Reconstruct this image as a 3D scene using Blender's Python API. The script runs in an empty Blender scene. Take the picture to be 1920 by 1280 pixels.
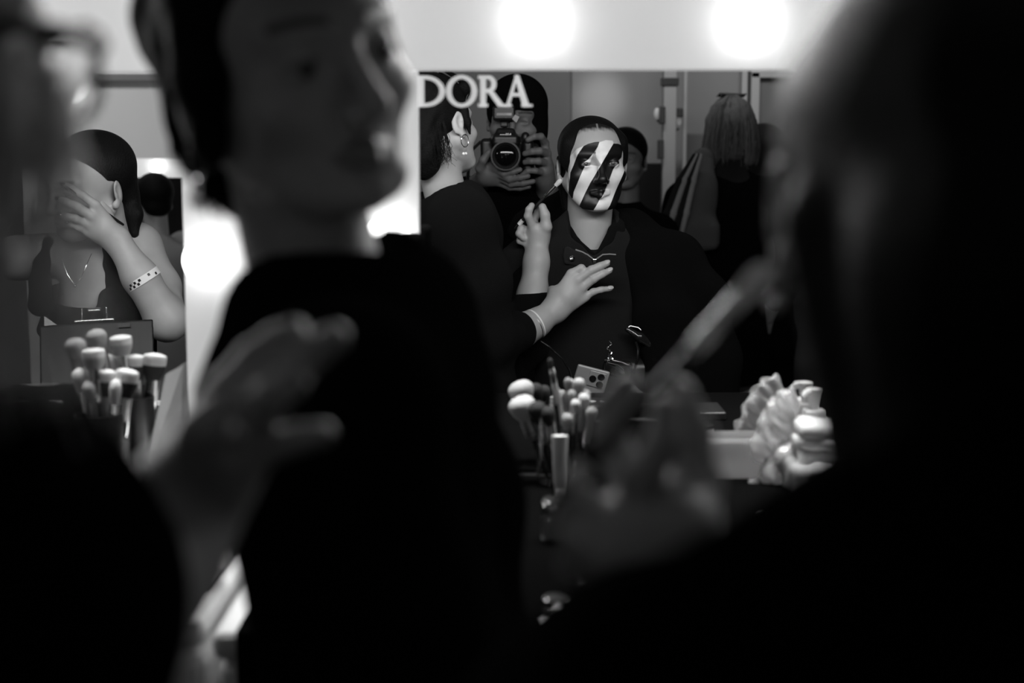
import bpy, math, random
import numpy as np
from mathutils import Vector, Matrix, Euler

# ------------------------------------------------------------------ camera, world, exposure, big lights
SC = bpy.context.scene
F_PX = 2667.0            # focal length for a 1920 px wide frame (50 mm on 36 mm)
D = 1.94                 # distance from the lens to the mirror plane
H = 1.35                 # lens height above the floor
FOOT = (948.0, 292.0)    # where the mirror's normal through the lens meets the picture

pitch = math.atan((640 - FOOT[1]) / F_PX)
yaw = math.atan((960 - FOOT[0]) / F_PX)
cam_d = bpy.data.cameras.new('camera')
cam = bpy.data.objects.new('camera', cam_d)
SC.collection.objects.link(cam)
SC.camera = cam
cam.location = (0, 0, H)
cam.rotation_euler = Euler((math.pi / 2 - pitch, 0, -yaw), 'XYZ')
cam_d.sensor_width = 36.0
cam_d.lens = 36.0 * F_PX / 1920.0
cam_d.clip_start = 0.03
cam_d.clip_end = 40
cam_d.dof.use_dof = True
cam_d.dof.focus_distance = 3.18
cam_d.dof.aperture_fstop = 3.7
R3 = cam.rotation_euler.to_matrix()
C0 = Vector((0, 0, H))

world = bpy.data.worlds.new('world')
SC.world = world
world.use_nodes = True
world.node_tree.nodes['Background'].inputs[0].default_value = (1, 1, 1, 1)
world.node_tree.nodes['Background'].inputs[1].default_value = 0.018

SC.view_settings.view_transform = 'Standard'
SC.view_settings.look = 'None'
SC.view_settings.exposure = 0.0
SC.view_settings.gamma = 1.0
SC.view_settings.use_curve_mapping = False

def area_light(name, loc, rot, sx, sy, power, spread=math.pi):
    l = bpy.data.lights.new(name, 'AREA')
    l.shape = 'RECTANGLE'; l.size = sx; l.size_y = sy; l.energy = power; l.spread = spread
    o = bpy.data.objects.new(name, l)
    o.location = loc; o.rotation_euler = rot
    SC.collection.objects.link(o)
    return o

BULB_L = 4.0            # radiance of the vanity bulbs
# added fill lights, unseen above the counters, to brighten panels and counter things
area_light('counter_fill', (0.15, 1.84, 2.25), (math.radians(-3), 0, 0), 1.8, 0.2, 6.5, math.radians(50))
area_light('counter_fill', (-1.15, 1.84, 2.25), (math.radians(-3), 0, 0), 1.0, 0.2, 4, math.radians(50))
area_light('front_fill', (0.25, 1.88, 1.76), (math.radians(-80), 0, 0), 1.7, 0.14, 18.5)  # added fill, out of view, for frontal light on the faces
area_light('front_fill', (-1.15, 1.88, 1.76), (math.radians(-80), 0, 0), 0.9, 0.14, 7.0)
# ceiling lamps of the hall behind the photographer
area_light('hall_lamp', (0.9, -1.7, 2.7), (math.radians(-55), 0, 0), 1.6, 0.4, 15, math.radians(120))
area_light('hall_lamp', (-2.2, -1.7, 2.7), (math.radians(-55), 0, math.radians(-15)), 1.2, 0.4, 14, math.radians(120))

# added unseen spot, imitates a ceiling lamp's reflection on the rear wall
sl = bpy.data.lights.new('wall_glow_fill', 'SPOT'); sl.energy = 170; sl.spot_size = math.radians(8.5); sl.spot_blend = 1.0; sl.shadow_soft_size = .05
so = bpy.data.objects.new('wall_glow_fill', sl); SC.collection.objects.link(so)
so.location = (.55, -1.3, 2.6); so.rotation_euler = (Vector((.47, -3.2, 1.62)) - so.location).to_track_quat('-Z', 'Y').to_euler()

# ------------------------------------------------------------------ picture <-> place
def ray(u, v):
    return R3 @ Vector(((u - 960) / F_PX, (640 - v) / F_PX, -1))

def P(u, v, y):
    """The point at depth y seen directly at picture position (u, v)."""
    d = ray(u, v)
    return C0 + d * (y / d.y)

def M(u, v, y):
    """The real point at depth y whose mirror image is seen at (u, v)."""
    p = P(u, v, 2 * D - y)
    return Vector((p.x, y, p.z))

# ------------------------------------------------------------------ objects, tags
WL = {}
def link(o):
    SC.collection.objects.link(o)
    return o

def thing(name, label, cat, loc, group=None):
    o = link(bpy.data.objects.new(name, None))
    o.empty_display_size = 0.05
    o.location = loc
    WL[o] = Vector(loc)
    o['label'] = label; o['category'] = cat
    if group: o['group'] = group
    return o

def tag(o, label, cat, group=None):
    o['label'] = label; o['category'] = cat
    if group: o['group'] = group
    return o

def struct(o):
    o['kind'] = 'structure'
    return o

def mesh_obj(name, verts, faces, mat, parent=None, smooth=True, origin=None, attrs=None):
    """Link one mesh; verts are given in the place's own coordinates."""
    V = np.asarray([tuple(v) for v in verts] if not isinstance(verts, np.ndarray) else verts, dtype=np.float64)
    if parent is not None:
        off = WL[parent]
    elif origin is not None:
        off = Vector(origin)
    else:
        off = Vector((V[:, 0].mean(), V[:, 1].mean(), V[:, 2].min()))
    V = V - np.array(off)
    me = bpy.data.meshes.new(name)
    me.from_pydata(V.tolist(), [], [list(map(int, f)) for f in faces])
    me.validate()
    if smooth:
        me.polygons.foreach_set('use_smooth', [True] * len(me.polygons))
    if attrs:
        for k, a in attrs.items():
            at = me.attributes.new(k, 'FLOAT', 'POINT')
            at.data.foreach_set('value', np.asarray(a, dtype=np.float32))
    me.materials.append(mat)
    me.update()
    o = link(bpy.data.objects.new(name, me))
    if parent is not None:
        o.parent = parent
        WL[o] = WL[parent]
    else:
        o.location = off
        WL[o] = off
    return o

from mathutils.bvhtree import BVHTree
def bvh_of(*obs):
    v = []; f = []
    for o in obs:
        n = len(v); off = WL[o]
        v += [tuple(p.co + off) for p in o.data.vertices]; f += [[i + n for i in q.vertices] for q in o.data.polygons]
    return BVHTree.FromPolygons(v, f)

def MS(u, v, tree, lift=.001, y=.68):
    """The point on a surface whose mirror image is seen at (u, v), lifted a little off it."""
    d = ray(u, v); o = Vector((0, 2 * D, H)); dd = Vector((d.x, -d.y, d.z)).normalized()
    h = tree.ray_cast(o, dd, 10)
    if h[0] is None: return M(u, v, y)
    return h[0] - dd * lift

class MB:
    """Collects simple shapes for one mesh."""
    def __init__(s):
        s.v = []; s.f = []
    def add(s, v, f):
        n = len(s.v)
        s.v += [tuple(p) for p in v]
        s.f += [[i + n for i in q] for q in f]
        return s
    def box(s, lo, hi, b=0.0):
        """Box with bevelled edges."""
        lo = Vector(lo); hi = Vector(hi)
        c = (lo + hi) / 2; h = (hi - lo) / 2
        b = min(b, h.x * .9, h.y * .9, h.z * .9)
        if b <= 0:
            v = [(x, y, z) for x in (lo.x, hi.x) for y in (lo.y, hi.y) for z in (lo.z, hi.z)]
            return s.add(v, [(0, 1, 3, 2), (4, 6, 7, 5), (0, 4, 5, 1), (2, 3, 7, 6), (0, 2, 6, 4), (1, 5, 7, 3)])
        import bmesh
        bm = bmesh.new()
        bmesh.ops.create_cube(bm, size=2)
        for w in bm.verts:
            w.co = Vector((c.x + w.co.x * h.x, c.y + w.co.y * h.y, c.z + w.co.z * h.z))
        bmesh.ops.bevel(bm, geom=bm.edges[:], offset=b, segments=3, profile=0.5, affect='EDGES')
        bm.verts.index_update()
        s.add([w.co[:] for w in bm.verts], [[w.index for w in q.verts] for q in bm.faces])
        bm.free()
        return s
    def tube(s, pts, r, n=10, cap=True):
        pts = [Vector(p) for p in pts]
        rs = r if isinstance(r, (list, tuple)) else [r] * len(pts)
        rings = []
        up = Vector((0, 0, 1))
        prev = None
        for i, p in enumerate(pts):
            t = (pts[min(i + 1, len(pts) - 1)] - pts[max(i - 1, 0)]).normalized()
            if prev is None:
                a = t.cross(up)
                if a.length < 1e-3: a = t.cross(Vector((1, 0, 0)))
                a.normalize()
            else:
                a = (prev - t * prev.dot(t)).normalized()
            prev = a
            b = t.cross(a)
            rings.append([p + (a * math.cos(2 * math.pi * k / n) + b * math.sin(2 * math.pi * k / n)) * rs[i] for k in range(n)])
        v = [q for g in rings for q in g]; f = []
        for i in range(len(pts) - 1):
            for k in range(n):
                f.append((i * n + k, i * n + (k + 1) % n, (i + 1) * n + (k + 1) % n, (i + 1) * n + k))
        if cap:
            f.append(tuple(range(n - 1, -1, -1)))
            f.append(tuple((len(pts) - 1) * n + k for k in range(n)))
        return s.add(v, f)
    def lathe(s, c, prof, n=28, axis=None, sq=1.0):
        """prof: list of (radius, height) turned about axis through c."""
        c = Vector(c); ax = Vector(axis).normalized() if axis is not None else Vector((0, 0, 1))
        a = ax.cross(Vector((0.3, 1, 0.1))).normalized(); b = ax.cross(a)
        if axis is None: a = Vector((1, 0, 0)); b = Vector((0, 1, 0))
        v = []; f = []
        for (r, h) in prof:
            for k in range(n):
                t = 2 * math.pi * k / n
                v.append(c + ax * h + (a * math.cos(t) + b * math.sin(t) * sq) * max(r, 1e-5))
        for i in range(len(prof) - 1):
            for k in range(n):
                f.append((i * n + k, i * n + (k + 1) % n, (i + 1) * n + (k + 1) % n, (i + 1) * n + k))
        f.append(tuple(range(n - 1, -1, -1)))
        f.append(tuple((len(prof) - 1) * n + k for k in range(n)))
        return s.add(v, f)
    def prism(s, outline, y0, y1):
        """Outline of (x, z) points made solid between depths y0 and y1."""
        n = len(outline)
        v = [(x, y0, z) for x, z in outline] + [(x, y1, z) for x, z in outline]
        f = [tuple(range(n)), tuple(range(2 * n - 1, n - 1, -1))]
        f += [(i, i + n, (i + 1) % n + n, (i + 1) % n) for i in range(n)]
        return s.add(v, f)
    def build(s, name, mat, parent=None, smooth=False, origin=None):
        o = mesh_obj(name, s.v, s.f, mat, parent, smooth, origin)
        if not smooth:
            pass
        else:
            try:
                o.data.set_sharp_from_angle(angle=math.radians(40))
            except Exception:
                pass
        return o

def sphere(name, c, r, mat, parent=None, n=24, squash=(1, 1, 1)):
    v = []; f = []
    m = n // 2
    for i in range(m + 1):
        th = math.pi * i / m
        for k in range(n):
            ph = 2 * math.pi * k / n
            v.append((c[0] + r * squash[0] * math.sin(th) * math.cos(ph), c[1] + r * squash[1] * math.sin(th) * math.sin(ph), c[2] + r * squash[2] * math.cos(th)))
    for i in range(m):
        for k in range(n):
            f.append((i * n + k, (i + 1) * n + k, (i + 1) * n + (k + 1) % n, i * n + (k + 1) % n))
    return mesh_obj(name, v, f, mat, parent, True)

# ------------------------------------------------------------------ smooth solids (distance fields turned into one skin)
class Sdf:
    def __init__(s, h=0.004, noise=None):
        s.h = h; s.pr = []; s.noise = noise
    def _add(s, kind, lo, hi, data, op, k):
        s.pr.append((kind, np.array(lo, float), np.array(hi, float), data, op, k))
        return s
    def ell(s, c, r, rot=None, op='u', k=0.01):
        c = np.array(c, float); r = np.array(r if hasattr(r, '__len__') else (r, r, r), float)
        A = np.eye(3) if rot is None else np.array(rot.to_matrix() if isinstance(rot, Euler) else rot, float)[:3, :3]
        m = np.abs(A) @ r if rot is not None else r
        return s._add('e', c - m, c + m, (c, r, A), op, k)
    def cap(s, a, b, ra, rb=None, op='u', k=0.01, fl=None):
        a = np.array(a, float); b = np.array(b, float); rb = ra if rb is None else rb
        m = max(ra, rb) * (1 if fl is None else max(1.0, 1.0 / fl[1]))
        return s._add('c', np.minimum(a, b) - m, np.maximum(a, b) + m, (a, b, ra, rb, fl), op, k)
    def chain(s, pts, rs, op='u', k=0.01, fl=None):
        if not hasattr(rs, '__len__'): rs = [rs] * len(pts)
        for i in range(len(pts) - 1):
            s.cap(pts[i], pts[i + 1], rs[i], rs[i + 1], op, k, fl)
        return s
    def box(s, c, h, rot=None, r=0.004, op='u', k=0.005):
        c = np.array(c, float); h = np.array(h, float)
        A = np.eye(3) if rot is None else np.array(rot.to_matrix() if isinstance(rot, Euler) else rot, float)[:3, :3]
        m = np.abs(A) @ h
        return s._add('b', c - m, c + m, (c, h, A, r), op, k)
    def half(s, p, n, k=0.005):
        """Cut away everything on the side the normal points to."""
        return s._add('h', (0, 0, 0), (0, 0, 0), (np.array(p, float), np.array(Vector(n).normalized(), float)), 'h', k)
    def mesh(s):
        h = s.h
        un = [q for q in s.pr if q[4] == 'u']
        lo = np.min([q[1] for q in un], axis=0) - 4 * h
        hi = np.max([q[2] for q in un], axis=0) + 4 * h
        N = np.ceil((hi - lo) / h).astype(int) + 1
        X = [lo[i] + h * np.arange(N[i]) for i in range(3)]
        Fd = np.full(tuple(N), 0.5, dtype=np.float32)
        for kind, a, b, data, op, k in s.pr:
            if kind == 'h':
                i0 = np.zeros(3, int); i1 = N.copy()
            else:
                mg = k + 4 * h
                i0 = np.clip(np.floor((a - mg - lo) / h).astype(int), 0, N)
                i1 = np.clip(np.ceil((b + mg - lo) / h).astype(int) + 1, 0, N)
                if np.any(i1 <= i0): continue
            sl = tuple(slice(i0[j], i1[j]) for j in range(3))
            x = X[0][sl[0]][:, None, None]; y = X[1][sl[1]][None, :, None]; z = X[2][sl[2]][None, None, :]
            if kind == 'e':
                c, r, A = data
                dx, dy, dz = x - c[0], y - c[1], z - c[2]
                u = [(A[0, j] * dx + A[1, j] * dy + A[2, j] * dz) for j in range(3)]
                k0 = np.sqrt((u[0] / r[0]) ** 2 + (u[1] / r[1]) ** 2 + (u[2] / r[2]) ** 2)
                k1 = np.sqrt((u[0] / r[0] ** 2) ** 2 + (u[1] / r[1] ** 2) ** 2 + (u[2] / r[2] ** 2) ** 2)
                d = k0 * (k0 - 1) / np.maximum(k1, 1e-6)
            elif kind == 'c':
                pa, pb, ra, rb, fl = data
                ba = pb - pa
                dx, dy, dz = x - pa[0], y - pa[1], z - pa[2]
                L2 = max(float(ba @ ba), 1e-12)
                t = np.clip((dx * ba[0] + dy * ba[1] + dz * ba[2]) / L2, 0, 1)
                ex, ey, ez = dx - ba[0] * t, dy - ba[1] * t, dz - ba[2] * t
                if fl is not None:
                    n = np.array(Vector(fl[0]).normalized())
                    q = (ex * n[0] + ey * n[1] + ez * n[2]) * (fl[1] - 1)
                    ex, ey, ez = ex + n[0] * q, ey + n[1] * q, ez + n[2] * q
                d = np.sqrt(ex ** 2 + ey ** 2 + ez ** 2) - (ra + (rb - ra) * t)
            elif kind == 'b':
                c, hh, A, r = data
                dx, dy, dz = x - c[0], y - c[1], z - c[2]
                q = [np.abs(A[0, j] * dx + A[1, j] * dy + A[2, j] * dz) - (hh[j] - r) for j in range(3)]
                d = np.sqrt(sum(np.maximum(w, 0) ** 2 for w in q)) + np.minimum(np.maximum(q[0], np.maximum(q[1], q[2])), 0) - r
            else:
                p, n = data
                d = (x - p[0]) * n[0] + (y - p[1]) * n[1] + (z - p[2]) * n[2]
            f0 = Fd[sl]
            k = max(k, 1e-5)
            if op == 'u':
                e = np.maximum(k - np.abs(f0 - d), 0) / k
                Fd[sl] = np.minimum(f0, d) - e * e * k * 0.25
            else:
                g = -d if op == 's' else d
                e = np.maximum(k - np.abs(f0 - g), 0) / k
                Fd[sl] = np.maximum(f0, g) + e * e * k * 0.25
        if s.noise:
            am, fr = s.noise
            x = X[0][:, None, None]; y = X[1][None, :, None]; z = X[2][None, None, :]
            Fd += (am * (np.sin(fr * (x * 1.1 + z * .6) + 2 * np.sin(fr * .7 * (y - z * .5))) * np.sin(fr * (.8 * z - .9 * y) + 1.7 * np.sin(fr * .6 * x))) +
                   am * .45 * np.sin(fr * 2.3 * (z * .9 + x * .8 - y * .3)) * np.sin(fr * 2.1 * (y - x * .5))).astype(np.float32)
        return nets(Fd, lo, h)

def nets(Fd, lo, h):
    S = Fd < 0
    # closed at the border
    c = [(i, j, k) for i in (0, 1) for j in (0, 1) for k in (0, 1)]
    nx, ny, nz = [n - 1 for n in Fd.shape]
    cnt = sum(S[i:i + nx, j:j + ny, k:k + nz].astype(np.int8) for i, j, k in c)
    act = (cnt > 0) & (cnt < 8)
    ii, jj, kk = np.nonzero(act)
    idx = np.full((nx, ny, nz), -1, dtype=np.int64)
    idx[ii, jj, kk] = np.arange(len(ii))
    pos = np.zeros((len(ii), 3)); w = np.zeros(len(ii))
    for a in range(8):
        for b in range(a + 1, 8):
            ca, cb = c[a], c[b]
            if sum(abs(ca[q] - cb[q]) for q in range(3)) != 1: continue
            fa = Fd[ii + ca[0], jj + ca[1], kk + ca[2]].astype(float); fb = Fd[ii + cb[0], jj + cb[1], kk + cb[2]].astype(float)
            m = (fa < 0) != (fb < 0)
            t = np.where(m, fa / np.where(m, fa - fb, 1), 0)
            for q in range(3):
                pos[:, q] += np.where(m, ca[q] + t * (cb[q] - ca[q]), 0)
            w += m
    pos /= np.maximum(w, 1)[:, None]
    V = lo + h * (pos + np.stack([ii, jj, kk], 1))
    faces = []
    for ax in range(3):
        sh = [slice(0, n) for n in Fd.shape]; s1 = list(sh)
        sh[ax] = slice(0, Fd.shape[ax] - 1); s1[ax] = slice(1, Fd.shape[ax])
        A_, B_ = S[tuple(sh)], S[tuple(s1)]
        e = np.argwhere(A_ != B_)
        o1, o2 = [q for q in range(3) if q != ax]
        e = e[(e[:, o1] > 0) & (e[:, o2] > 0) & (e[:, o1] < Fd.shape[o1] - 1) & (e[:, o2] < Fd.shape[o2] - 1)]
        ins = A_[tuple(e.T)]
        def cell(d1, d2):
            g = e.copy(); g[:, o1] -= d1; g[:, o2] -= d2
            return idx[tuple(g.T)]
        q = np.stack([cell(1, 1), cell(0, 1), cell(0, 0), cell(1, 0)], 1)
        flip = ins if ax != 1 else ~ins
        q[~flip] = q[~flip][:, ::-1]
        faces.append(q[(q >= 0).all(1)])
    return V, np.concatenate(faces)

def skin(name, S, mat, parent=None, attrs=None, mtx=None, **kw):
    V, Fc = S.mesh()
    if attrs: attrs = {k: fn(V) for k, fn in attrs.items()}
    if mtx is not None:
        A = np.array(mtx)
        V = V @ A[:3, :3].T + A[:3, 3]
    return mesh_obj(name, V, Fc, mat, parent, True, attrs=attrs, **kw)

# ------------------------------------------------------------------ materials (all greys: the place is seen in black and white)
MAT = {}
def mat(name, g, rough=0.6, metal=0.0, bump=None, spec=0.5, emit=None, trans=0.0, coat=0.0, var=0.0, vscale=30, ior=1.45, sheen=0.0, lips=False, paint=False, alpha=1.0, grain=None):
    m = bpy.data.materials.new(name); m.use_nodes = True
    nt = m.node_tree; b = nt.nodes['Principled BSDF']
    b.inputs['Roughness'].default_value = rough
    b.inputs['Metallic'].default_value = metal
    b.inputs['Specular IOR Level'].default_value = spec
    b.inputs['IOR'].default_value = ior
    b.inputs['Transmission Weight'].default_value = trans
    b.inputs['Coat Weight'].default_value = coat
    b.inputs['Sheen Weight'].default_value = sheen
    b.inputs['Base Color'].default_value = (g, g, g, 1)
    L = nt.links
    tc = nt.nodes.new('ShaderNodeTexCoord')
    def noise(sc, det=4, vec=None):
        n = nt.nodes.new('ShaderNodeTexNoise'); n.inputs['Scale'].default_value = sc; n.inputs['Detail'].default_value = det
        if vec is None: L.new(tc.outputs['Object'], n.inputs['Vector'])
        else: L.new(vec, n.inputs['Vector'])
        return n
    vec = None
    if grain:
        mp = nt.nodes.new('ShaderNodeMapping'); mp.inputs['Scale'].default_value = grain
        L.new(tc.outputs['Object'], mp.inputs['Vector']); vec = mp.outputs[0]
    col = None
    if var > 0:
        n = noise(vscale, 5, vec)
        mr = nt.nodes.new('ShaderNodeMapRange')
        mr.inputs['From Min'].default_value = 0.25; mr.inputs['From Max'].default_value = 0.75
        mr.inputs['To Min'].default_value = max(g * (1 - var), 0); mr.inputs['To Max'].default_value = min(g * (1 + var), 1)
        L.new(n.outputs['Fac'], mr.inputs['Value']); col = mr.outputs[0]
    def value(x):
        v = nt.nodes.new('ShaderNodeValue'); v.outputs[0].default_value = x; return v.outputs[0]
    def mixf(fac, a, b_):
        n = nt.nodes.new('ShaderNodeMix'); n.data_type = 'FLOAT'
        L.new(fac, n.inputs[0]); L.new(a, n.inputs[2]); L.new(b_, n.inputs[3]); return n.outputs[0]
    def attr(nm, lo_, hi_):
        a = nt.nodes.new('ShaderNodeAttribute'); a.attribute_name = nm
        r = nt.nodes.new('ShaderNodeMapRange'); r.inputs['From Min'].default_value = lo_; r.inputs['From Max'].default_value = hi_
        L.new(a.outputs['Fac'], r.inputs['Value']); return r.outputs[0]
    if lips:
        c0 = col if col is not None else value(g)
        col = mixf(attr('lips', 0, 1), c0, value(g * .55))
        col = mixf(attr('brow', 0, 1), col, value(g * .16))
    if paint:
        wn = noise(60, 4)
        wr = nt.nodes.new('ShaderNodeMapRange'); wr.inputs['To Min'].default_value = .62; wr.inputs['To Max'].default_value = .82
        L.new(wn.outputs['Fac'], wr.inputs['Value'])
        col = mixf(attr('white_paint', -.0006, .0012), col, wr.outputs[0])
        col = mixf(attr('black_paint', -.0003, .0003), col, value(.006))
        col = mixf(attr('scalp', 0, 1), col, value(.012))
    if col is not None:
        L.new(col, b.inputs['Base Color'])
    if bump:
        sc, st = bump
        n = noise(sc, 6, vec)
        bp = nt.nodes.new('ShaderNodeBump'); bp.inputs['Strength'].default_value = st; bp.inputs['Distance'].default_value = 0.002
        L.new(n.outputs['Fac'], bp.inputs['Height']); L.new(bp.outputs[0], b.inputs['Normal'])
    if emit:
        b.inputs['Emission Color'].default_value = (1, 1, 1, 1)
        b.inputs['Emission Strength'].default_value = emit
    if alpha < 1: b.inputs['Alpha'].default_value = alpha
    MAT[name] = m
    return m

mat('skin', .36, .48, bump=(220, .08), var=.06, vscale=25, lips=True)
mat('painted_skin', .36, .42, bump=(220, .06), var=.05, vscale=25, lips=True, paint=True)
mat('dark_skin', .16, .5, bump=(220, .08), var=.06, vscale=25, lips=True)
mat('black_hair', .005, .6, bump=(6, .9), grain=(30, 30, 120), spec=.10)
mat('slick_hair', .007, .45, bump=(6, .9), grain=(160, 25, 25), spec=.14)
mat('brown_hair', .05, .45, bump=(8, .8), grain=(60, 60, 12))
mat('blond_hair', .13, .5, bump=(8, .8), grain=(90, 90, 6), var=.5, vscale=6)
mat('lit_fair_hair', .45, .5)  # loose strands, colour lightened to stand in for light falling on them
mat('black_knit', .0035, .9, bump=(400, .4), spec=.07)
mat('black_wool', .0030, .95, bump=(300, .4), spec=.06)
mat('dark_twill', .013, .8, bump=(600, .4), spec=.25)
mat('dark_cloth', .02, .85, bump=(300, .3), spec=.2)
mat('grey_cloth', .07, .9, bump=(250, .3))
mat('mid_cloth', .25, .9, bump=(250, .3))
mat('black_plastic', .012, .35)
mat('black_gloss', .01, .12, coat=.6)
mat('grey_rubber', .08, .6)
mat('mirror_glass', .88, .0, metal=1)
mat('white_lacquer', .62, .38, spec=.3, emit=.36)      # glow added to the material to brighten the panels
mat('white_letter', .85, .5)
mat('glow_letter', .85, .5, emit=.42)       # own glow added so the letters stand out bright
mat('bulb_glass', .9, .3, emit=BULB_L)
mat('silver', .8, .12, metal=1)
mat('dull_metal', .45, .35, metal=1)
mat('clear_plastic', 1.0, .04, trans=1, ior=1.4)
mat('crinkled_film', .95, .12, trans=.75, ior=1.3, bump=(30, 1.0))
mat('glass', 1.0, .02, trans=1, ior=1.45)
mat('lens_glass', .004, .05, spec=.35)
mat('white_plastic', .75, .4)
m_ = mat('milky_plastic', .95, .5)
nt_ = m_.node_tree; tr_ = nt_.nodes.new('ShaderNodeBsdfTranslucent'); mx_ = nt_.nodes.new('ShaderNodeMixShader')
tr_.inputs[0].default_value = (.85, .85, .85, 1); mx_.inputs[0].default_value = .35
nt_.links.new(nt_.nodes['Principled BSDF'].outputs[0], mx_.inputs[1]); nt_.links.new(tr_.outputs[0], mx_.inputs[2])
nt_.links.new(mx_.outputs[0], nt_.nodes['Material Output'].inputs[0])
mat('white_tissue', .58, .9, bump=(60, .5))
mat('white_bristle', .60, .8, bump=(300, .6), grain=(1, 1, .2))
mat('grey_bristle', .35, .8, bump=(300, .6))
mat('dark_bristle', .03, .8, bump=(300, .6))
mat('black_handle', .01, .25, coat=.5)
mat('phone_back', .33, .35, metal=.2)
mat('eye_white', .20, .15)
mat('iris', .05, .3, spec=.3)
mat('nail', .42, .3, coat=.2)
mat('pearl', .7, .15, coat=.6)
mat('white_paper', .75, .8)
mat('clip_board', .005, .45)
mat('table_white', .70, .45, var=.04)
mat('table_front', .70, .5)
mat('floor_grey', .09, .6, var=.2, vscale=3)
mat('ceiling_paint', .3, .9)
mat('wall_dark', .10, .45, var=.08, vscale=2)
mat('wall_panel', .16, .35, var=.06, vscale=2)
mat('wall_light', .55, .55, var=.04, vscale=1.5)
mat('wall_white', .30, .5)
mat('post_white', .22, .4)

# matt cloths: no gloss at grazing angles
for k_, g_ in (('black_knit', .007), ('black_wool', .0045), ('dark_twill', .014), ('dark_cloth', .02)):
    nt_ = MAT[k_].node_tree; df_ = nt_.nodes.new('ShaderNodeBsdfDiffuse'); df_.inputs[0].default_value = (g_, g_, g_, 1); df_.inputs[1].default_value = .9
    bp_ = [n for n in nt_.nodes if n.type == 'BUMP']
    if bp_: nt_.links.new(bp_[0].outputs[0], df_.inputs['Normal'])
    nt_.links.new(df_.outputs[0], nt_.nodes['Material Output'].inputs[0])
# ------------------------------------------------------------------ people
def headmat(o, yaw_, pit=0, roll=0, scale=1.0):
    """Head frame: x = the person's right, y = out of the face, z = up."""
    return Matrix.Translation(o) @ Matrix.Rotation(math.radians(yaw_), 4, 'Z') @ Matrix.Rotation(math.radians(pit), 4, 'X') @ Matrix.Rotation(math.radians(roll), 4, 'Y') @ Matrix.Scale(scale, 4)

def head_sdf(h=0.0025, top=.073, wide=1.0, eyes_open=True, neck=.14, nr=.051, ears=True, neckdir=(0, -.03), lid=.0040, neckto=None):
    S = Sdf(h)
    w = wide
    S.ell((0, -.012, .036), (.072 * w, .092, top), k=.01)
    S.ell((0, .026, .004), (.062 * w, .062, .078), k=.03)
    S.ell((0, .030, -.050), (.050 * w, .052, .050), k=.03)
    S.ell((0, .068, -.094), (.018, .017, .014), k=.022)
    for q in (-1, 1):
        S.cap((q * .056 * w, .0, -.045), (q * .030, .060, -.088), .013, .011, k=.03)
        S.ell((q * .045 * w, .056, -.028), (.019, .018, .015), k=.025)
        S.cap((q * .012, .088, .019), (q * .044, .072, .021), .008, .006, k=.016)
        S.ell((q * .031, .101, -.001), (.017, .012, .0095), op='s', k=.014)
        S.ell((q * .031, .0745, -.001), (.0142, .0142, .0132), k=.004)
        if eyes_open:
            S.ell((q * .031, .090, -.0015), (.0135, .012, lid), op='s', k=.0015)
        S.ell((q * .0115, .097, -.041), (.0075, .009, .0062), k=.006)
    S.cap((0, .088, .010), (0, .108, -.032), .0065, .0085, k=.012)
    S.ell((0, .110, -.036), (.0092, .0085, .0080), k=.008)
    for q in (-1, 1):
        S.ell((q * .0065, .103, -.0465), (.0036, .0050, .0030), op='s', k=.002)
        S.cap((0, .0925, -.0605), (q * .0205, .0815, -.0645), .0044, .0022, k=.005)
        S.cap((0, .0915, -.0715), (q * .0180, .0815, -.0680), .0052, .0026, k=.006)
        S.cap((0, .0985, -.0660), (q * .0225, .0860, -.0665), .0009, .0006, op='s', k=.0025)
    S.cap((0, -.020, -.05), neckto if neckto is not None else (neckdir[0], neckdir[1], -.05 - neck), nr, nr * 1.08, k=.02)
    if ears:
        for q in (-1, 1):
            e = Euler((math.radians(-12), 0, math.radians(q * -24)))
            S.ell((q * .077 * w, -.012, -.008), (.0048, .0150, .0265), rot=e, k=.006)
            S.ell((q * .0825 * w, -.009, -.006), (.0040, .0075, .0150), rot=e, op='s', k=.004)
            S.ell((q * .0805 * w, -.004, -.012), (.0030, .0035, .0060), k=.003)
            S.ell((q * .077 * w, -.003, -.034), (.0055, .0085, .0090), k=.006)
    return S

def lips_attr(V):
    d1 = ((V[:, 0] / .0225) ** 2 + ((V[:, 2] + .0665) / .0098) ** 2)
    return np.where(V[:, 1] > .07, np.clip((1.15 - d1) * 4, 0, 1), 0)

def brow_attr(V):
    x = np.abs(V[:, 0]); z0 = .0255 - ((x - .034) / .03) ** 2 * .006
    d = np.abs(V[:, 2] - z0) / .0030
    return np.where((V[:, 1] > .055) & (x > .013) & (x < .050), np.clip(1.5 - d, 0, 1), 0)

def eyes(mtx, parent, gaze=(0, 0), r=.0122):
    for q in (-1, 1):
        c = mtx @ Vector((q * .031, .0748, -.001))
        sphere('eye', c, r, MAT['eye_white'], parent, 24)
        g = (mtx.to_3x3() @ Vector((gaze[0], 1, gaze[1])).normalized())
        b = MB(); b.lathe(c, [(.0052, r * .908), (.0044, r * .985), (.0001, r * 1.045)], 18, axis=g)
        o = b.build('iris', MAT['iris'], parent, smooth=True)
        b = MB(); b.lathe(c + g * (r * .02), [(.0022, r * 1.015), (.0016, r * 1.04), (.0001, r * 1.055)], 14, axis=g)
        b.build('pupil', MAT['black_gloss'], o, smooth=True)

def join_meshes(parts):
    V = []; Fc = []; n = 0; at = {}
    for v, f, a in parts:
        V.append(v); Fc.append(f + n); n += len(v)
    for k in set(k for _, _, a in parts for k in a):
        at[k] = np.concatenate([np.asarray(a[k], dtype=np.float32) if k in a else np.full(len(v), -1.0 if k in ('white_paint', 'black_paint') else 0.0) for v, f, a in parts])
    return np.concatenate(V), np.concatenate(Fc), at

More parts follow.
